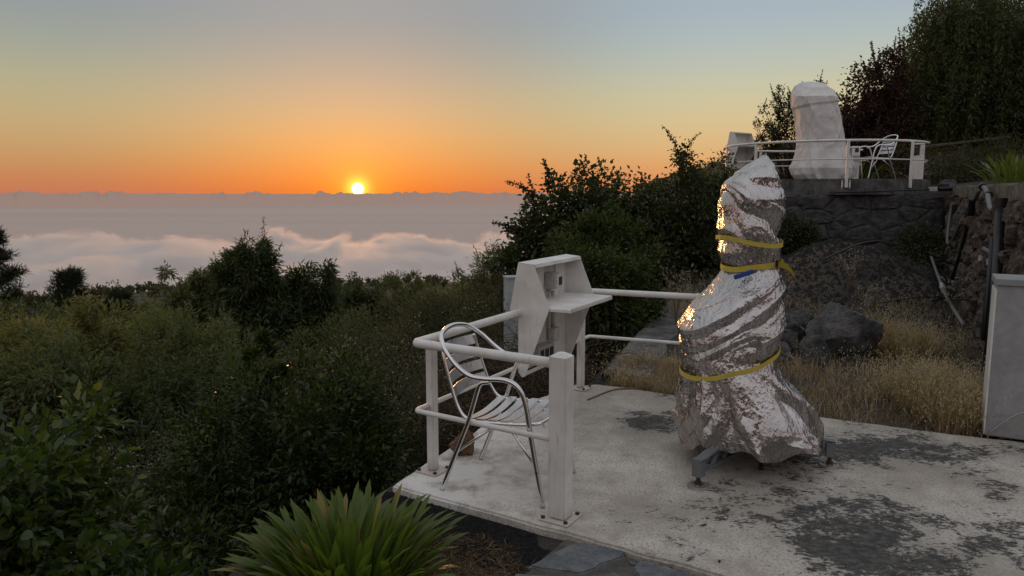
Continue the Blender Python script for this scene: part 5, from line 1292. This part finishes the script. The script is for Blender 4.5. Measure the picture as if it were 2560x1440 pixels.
# --- plants of the upper terrace
def weeping_tree():
    rng = np.random.default_rng(77); base = np.array([12.2, 19.3, gz(12.2, 19.3)-.1]); root = empty('weeping_tree', base, label='huge weeping pepper tree filling the upper right corner', cat='tree')
    blobs = [((11.1, 19, 5.7), (1.0, 1.1, 1.2)), ((10.9, 19, 4.3), (1.2, 1.2, 1.5)), ((12.4, 19.3, 5.2), (2.0, 1.6, 1.9)), ((14.4, 19, 5.0), (2.2, 1.7, 2.2)), ((10.35, 18.6, 3.5), (.75, .8, .7)), ((12.5, 18.4, 3.8), (1.6, 1.0, 1.0)), ((16, 19, 4.6), (2, 1.6, 2.2))]
    C, S, D = blob_clumps(blobs, 6200, rng, .55); pos = []; ax = []; Ls = []; tw = []
    for c, d in zip(C, D):
        ln = rng.uniform(.35, 1.15); k = int(ln/.026); t = np.linspace(0, 1, k)[:, None]; out = np.array([d[0], d[1], 0])*.22
        p = c+out*np.sqrt(t)*ln+np.array([0, 0, -1.])*ln*t**1.15+rng.normal(size=(k, 3))*.03
        if p[-1, 2] < 2.55: continue
        pos.append(p); ax.append(unit(rng.normal(size=(k, 3))*.75+np.array([0, 0, -.85]))); 
    pos = np.concatenate(pos); ax = np.concatenate(ax); n = len(pos)
    V, F = kites(pos-base, ax, .14*rng.uniform(.6, 1.3, n), .036, rng, .15); mesh_obj('crown', V, F, ML['pepper'], root)
    tg = C[rng.choice(len(C), 16, replace=False)]-base; parts = limb_parts((0, 0, .9), tg, .09, rng, 6, .3)+[tube_arrays([Vector((0, 0, 0)), Vector((.05, 0, .5)), Vector((0, 0, 1.0))], [.2, .16, .14], 9, caps=False)]
    V, F = merge(parts); mesh_obj('trunk', V, F, M['bark'], root, smooth=True)
weeping_tree()
plant('red_leaved_tree', 'dark red-leaved climber between white shroud and weeping tree', 'tree', (8.6, 18.2, gz(8.6, 18.2)-.1),
      [((8.75, 18.3, 3.9), (.65, .6, .95)), ((8.35, 18.2, 3.2), (.6, .6, .75)), ((9.2, 18.4, 3.2), (.8, .6, .9)), ((9.3, 18.5, 4.4), (.5, .5, .6)), ((8.7, 18.3, 2.4), (1.0, .6, .6))],
      ML['red'], 15000, .085, .055, 71, 150, .16, .1, 14, .05, shoots=12, shoot_len=.6, shell=.5)
plant('pomegranate_tree', 'sparse dark tree silhouetted left of and behind the white shroud', 'tree', (7.0, 19, gz(7.0, 19)-.1),
      [((6.9, 19, 3.6), (.42, .4, .75)), ((6.55, 19, 3.1), (.32, .4, .62)), ((7.5, 19, 3.5), (.4, .4, .9)), ((6.3, 19, 2.75), (.3, .3, .35)), ((7.2, 19, 2.6), (1.1, .5, .6)), ((7.9, 19, 3.3), (.45, .4, .8))],
      ML['pome'], 9500, .07, .04, 72, 130, .14, 0, 22, .035, shoots=28, shoot_len=.42, shell=.45)
plant('leafy_shrub', 'low dark shrubs beyond the upper railing at left', 'shrub', (4.9, 18.3, gz(4.9, 18.3)-.1), [((4.8, 18.2, 1.7), (.6, .5, .55)), ((5.9, 18.6, 1.9), (.8, .5, .5)), ((4.3, 17.9, 1.5), (.5, .5, .5))], ML['pome'], 6000, .07, .045, 73, 70, .18, 0, 8, .02, shoots=6, shoot_len=.25)
plant('leafy_shrub', 'dark low growth under the timber handrail', 'shrub', (9.3, 15.8, gz(9.3, 15.8)-.05), [((9.1, 15.6, 2.05), (.6, .4, .35)), ((9.9, 15.9, 2.15), (.7, .5, .45)), ((9.3, 16.6, 2.2), (.9, .5, .45)), ((10.6, 16.2, 2.2), (.7, .5, .5))], ML['hedge'], 9000, .07, .03, 74, 90, .2, -.1, 8, .02)

def strap_leaf(L, W, arch, n=7, twist=0.0):
    V = []
    for i in range(n+1):
        t = i/n; w = W*.5*(1-.35*(1-t)**2)*(1 if t < .72 else math.sqrt(max(0.0, 1-((t-.72)/.28)**2))); a = t*arch; x = L*(t-.10*arch*t*t)*math.sin(.35*arch+a*.55); z = L*(t)*math.cos(.35*arch+a*.62)
        V += [(x, -w, z+.22*w), (x, 0, z), (x, w, z+.22*w)]
    F = [(i*3+j, i*3+j+1, i*3+4+j, i*3+3+j) for i in range(n) for j in range(2)]
    return V, F
def strap_clump(name, label, c, n, L, W, rad, mat, seed, group=None, individual=True):
    rng = random.Random(seed); root = empty(name, c, label=label, cat='plant', group=group); protos = []
    for k in range(10):
        V, F = strap_leaf(1.0, W/L, .08+.10*k); me = bpy.data.meshes.new('leaf'); me.from_pydata(V, [], F); me.update(); me.materials.append(mat); me.polygons.foreach_set('use_smooth', [True]*len(me.polygons)); protos.append(me)
    dryp = []
    for me in protos: m2 = me.copy(); m2.materials.clear(); m2.materials.append(ML['dryblade']); dryp.append(m2)
    for k in range(n):
        q = math.sqrt(rng.random()); a = rng.uniform(0, 2*math.pi); lean = min(9, max(0, int(q*9.5+rng.uniform(-1.5, 1.5))))
        dry = rng.random() < .07; o = bpy.data.objects.new('leaf', dryp[lean] if dry else protos[lean]); o.location = (math.cos(a)*rad*q*.55, math.sin(a)*rad*q*.55, 0); o.rotation_euler = (rng.gauss(0, .13), rng.gauss(0, .12), a+rng.gauss(0, .45)); s = L*rng.uniform(.72, 1.12); o.scale = (s, s*rng.uniform(.85, 1.2), s); link(o, root)
strap_clump('strap_leaved_plant', 'big clump of broad green strap leaves in the foreground', (-.70, 2.98, gz(-.70, 2.98)-.02), 350, .385, .027, .50, ML['agap'], 5)
strap_clump('strap_leaved_plant', 'grassy green clump on top of the lava wall', (6.62, 9.9, 1.72), 110, .46, .022, .50, ML['agap'], 6)
strap_clump('strap_leaved_plant', 'dim green strap-leaved clump beyond the upper terrace chair', (8.0, 17.6, 1.72), 90, .75, .035, .9, ML['agap'], 7)

# --- dry grass and wild oats
def blades(x, y, z, h, w, lean, rng):
    n = len(x); a = rng.uniform(0, 6.28, n); d = np.stack([np.cos(a), np.sin(a), np.zeros(n)], 1); s = np.stack([-np.sin(a), np.cos(a), np.zeros(n)], 1)
    b = np.stack([x, y, z], 1); ln = (lean*rng.uniform(.2, 1.6, n)*h)[:, None]; H = h[:, None]; up = np.array([0, 0, 1.])
    m = b+d*ln*.35+up*H*.6; t = b+d*ln+up*H*(1-.25*np.minimum(ln/H, 1)); ww = w[:, None]
    V = np.stack([b-s*ww, b+s*ww, m+s*ww*.8, m-s*ww*.8, t], 1).reshape(-1, 3); o = (np.arange(n)*5)[:, None]
    return V, np.concatenate([o+np.array([[0, 1, 2]]), o+np.array([[0, 2, 3]]), o+np.array([[3, 2, 4]])]), t
def dry_grass():
    rng = np.random.default_rng(9); X = []; Y = []; Hh = []
    def area(n, x0, x1, y0, y1, h, test):
        x = rng.uniform(x0, x1, n); y = rng.uniform(y0, y1, n); k = test(x, y); x, y = x[k], y[k]; c = fbm2(x*2.6+7, y*2.6+3, 12, 3); k2 = rng.random(len(x)) < np.clip((c-.30)*4.5+.5*(x < 2.0), .06, 1); x, y, c = x[k2], y[k2], c[k2]; X.append(x); Y.append(y); Hh.append(h*rng.uniform(.3, 1.35, len(x))*np.clip(.35+1.5*(c-.25), .4, 1.35))
    kerb = lambda x, y: x > .80+(y-6.45)*.36+.12
    far = lambda x, y: (y > 6.12-(x-.95)*.605+.02)
    wall = lambda x, y: x < 3.95+(y-5.6)*.5-.08
    patch = lambda x, y: fbm2(x*.9+20, y*.9+20, 4, 3)
    ok = lambda x, y: kerb(x, y) & far(x, y) & wall(x, y)
    area(17000, .7, 4.8, 4.4, 7.4, .125, lambda x, y: ok(x, y) & (rng.random(len(x)) < np.clip(1.35-.55*(y-(6.12-(x-.95)*.605)), .1, 1)))
    area(6500, 1.8, 6.2, 5.5, 10.0, .19, lambda x, y: ok(x, y) & (patch(x, y) > .47))
    area(14000, .8, 2.0, 5.6, 6.9, .17, lambda x, y: ok(x, y))
    area(5000, 3.65, 4.35, 7.0, 7.9, .32, lambda x, y: ((x-4.0)**2+(y-7.45)**2 < .11))
    area(3600, 3.0, 3.7, 4.95, 5.9, .34, lambda x, y: ok(x, y) & (x < 3.40+(y-4.9)*.9))
    area(1500, 1.7, 3.0, 8.0, 10.5, .5, lambda x, y: ok(x, y) & (patch(x, y) > .5))
    x, y, h = map(np.concatenate, (X, Y, Hh)); z = ground_h(x, y)-.01
    V, F, tip = blades(x, y, z, h, rng.uniform(.0012, .0028, len(x)), 1.0, rng)
    o = mesh_obj('dry_grass', V, F, ML['straw']); tag(o, 'dry straw-coloured grass beyond the slab', 'grass', kind='stuff')
    sel = np.nonzero((h > .16) & (rng.random(len(h)) < .42))[0]; rep = np.repeat(tip[sel], 5, 0); rep = rep+rng.normal(size=rep.shape)*np.array([.022, .022, .035])
    V, F = kites(rep, unit(rng.normal(size=rep.shape)*.45+np.array([0, 0, -.9])), .020*rng.uniform(.7, 1.4, len(rep)), .006, rng, .2)
    o = mesh_obj('wild_oats', V, F, ML['oat']); tag(o, 'pale wild oat husks hanging over the dry grass', 'oats', kind='stuff')
    # litter on the soil by the strap-leaved plant and under the grass
    n = 5200; x = rng.uniform(-.5, .26, n); y = rng.uniform(2.7, 3.5, n); k = (y < 3.36-(x+.0)*.62-.02) & ~((x > .0) & (y > 2.8+.0) & (x*.9+y > 3.22)); x, y = x[k], y[k]; z = ground_h(x, y)+rng.uniform(0, .012, k.sum())
    n2 = 9000; x2 = rng.uniform(.9, 5, n2); y2 = rng.uniform(4.5, 9, n2); k = ok(x2, y2); x = np.concatenate([x, x2[k]]); y = np.concatenate([y, y2[k]]); z = np.concatenate([z, ground_h(x2[k], y2[k])+rng.uniform(0, .015, k.sum())])
    ax = rng.normal(size=(len(x), 3))*np.array([1, 1, .18]); V, F = kites(np.stack([x, y, z], 1), ax, rng.uniform(.02, .09, len(x)), rng.uniform(.0025, .005, len(x)), rng, .1)
    o = mesh_obj('dry_litter', V, F, ML['litter']); tag(o, 'dry grass litter strewn over the soil', 'litter', kind='stuff')
dry_grass()
def weed(label, c, h, n, seed):
    rng = np.random.default_rng(seed); parts = []; tips = []
    for k in range(n):
        a = rng.uniform(0, 6.28); d = Vector((math.cos(a), math.sin(a), 0)); hh = h*rng.uniform(.55, 1.1); P = spline([Vector((0, 0, 0)), d*.05+Vector((0, 0, hh*.5)), d*hh*.28+Vector((0, 0, hh))], 4)
        parts.append(tube_arrays(P, [.003*(1-.6*i/8) for i in range(9)], 3, caps=False)); tips.append(P[-1])
        for j in range(3): q = P[4+j]; e = q+Vector((rng.normal()*.07, rng.normal()*.07, .09)); parts.append(tube_arrays([q, e], [.0015, .001], 3, caps=False)); tips.append(e)
    root = empty('dry_weed', c, label=label, cat='weed', group='dry weeds by the mound'); V, F = merge(parts); mesh_obj('stems', V, F, ML['litter'], root)
    T = np.repeat(np.array([tuple(t) for t in tips]), 5, 0); T = T+rng.normal(size=T.shape)*.012; V, F = kites(T, unit(rng.normal(size=T.shape)), .018, .012, rng, .3); mesh_obj('seed_heads', V, F, ML['flower'], root)['kind'] = 'stuff'
weed('tall dry weed with pale heads behind the railing, left of the foil', (2.0, 8.9, gz(2.0, 8.9)), .75, 16, 1)
weed('tall dry weed with pale heads right of the foil', (3.35, 9.3, gz(3.35, 9.3)), .85, 14, 2)
weed('spreading dry weed on the mound', (4.6, 10.0, gz(4.6, 10.0)), .6, 16, 3)
weed('dry weed close to the largest boulder', (4.3, 8.8, gz(4.3, 8.8)), .55, 12, 4)
weed('thin dry weed at the foot of the lava wall', (5.2, 8.6, gz(5.2, 8.6)), .6, 12, 5)
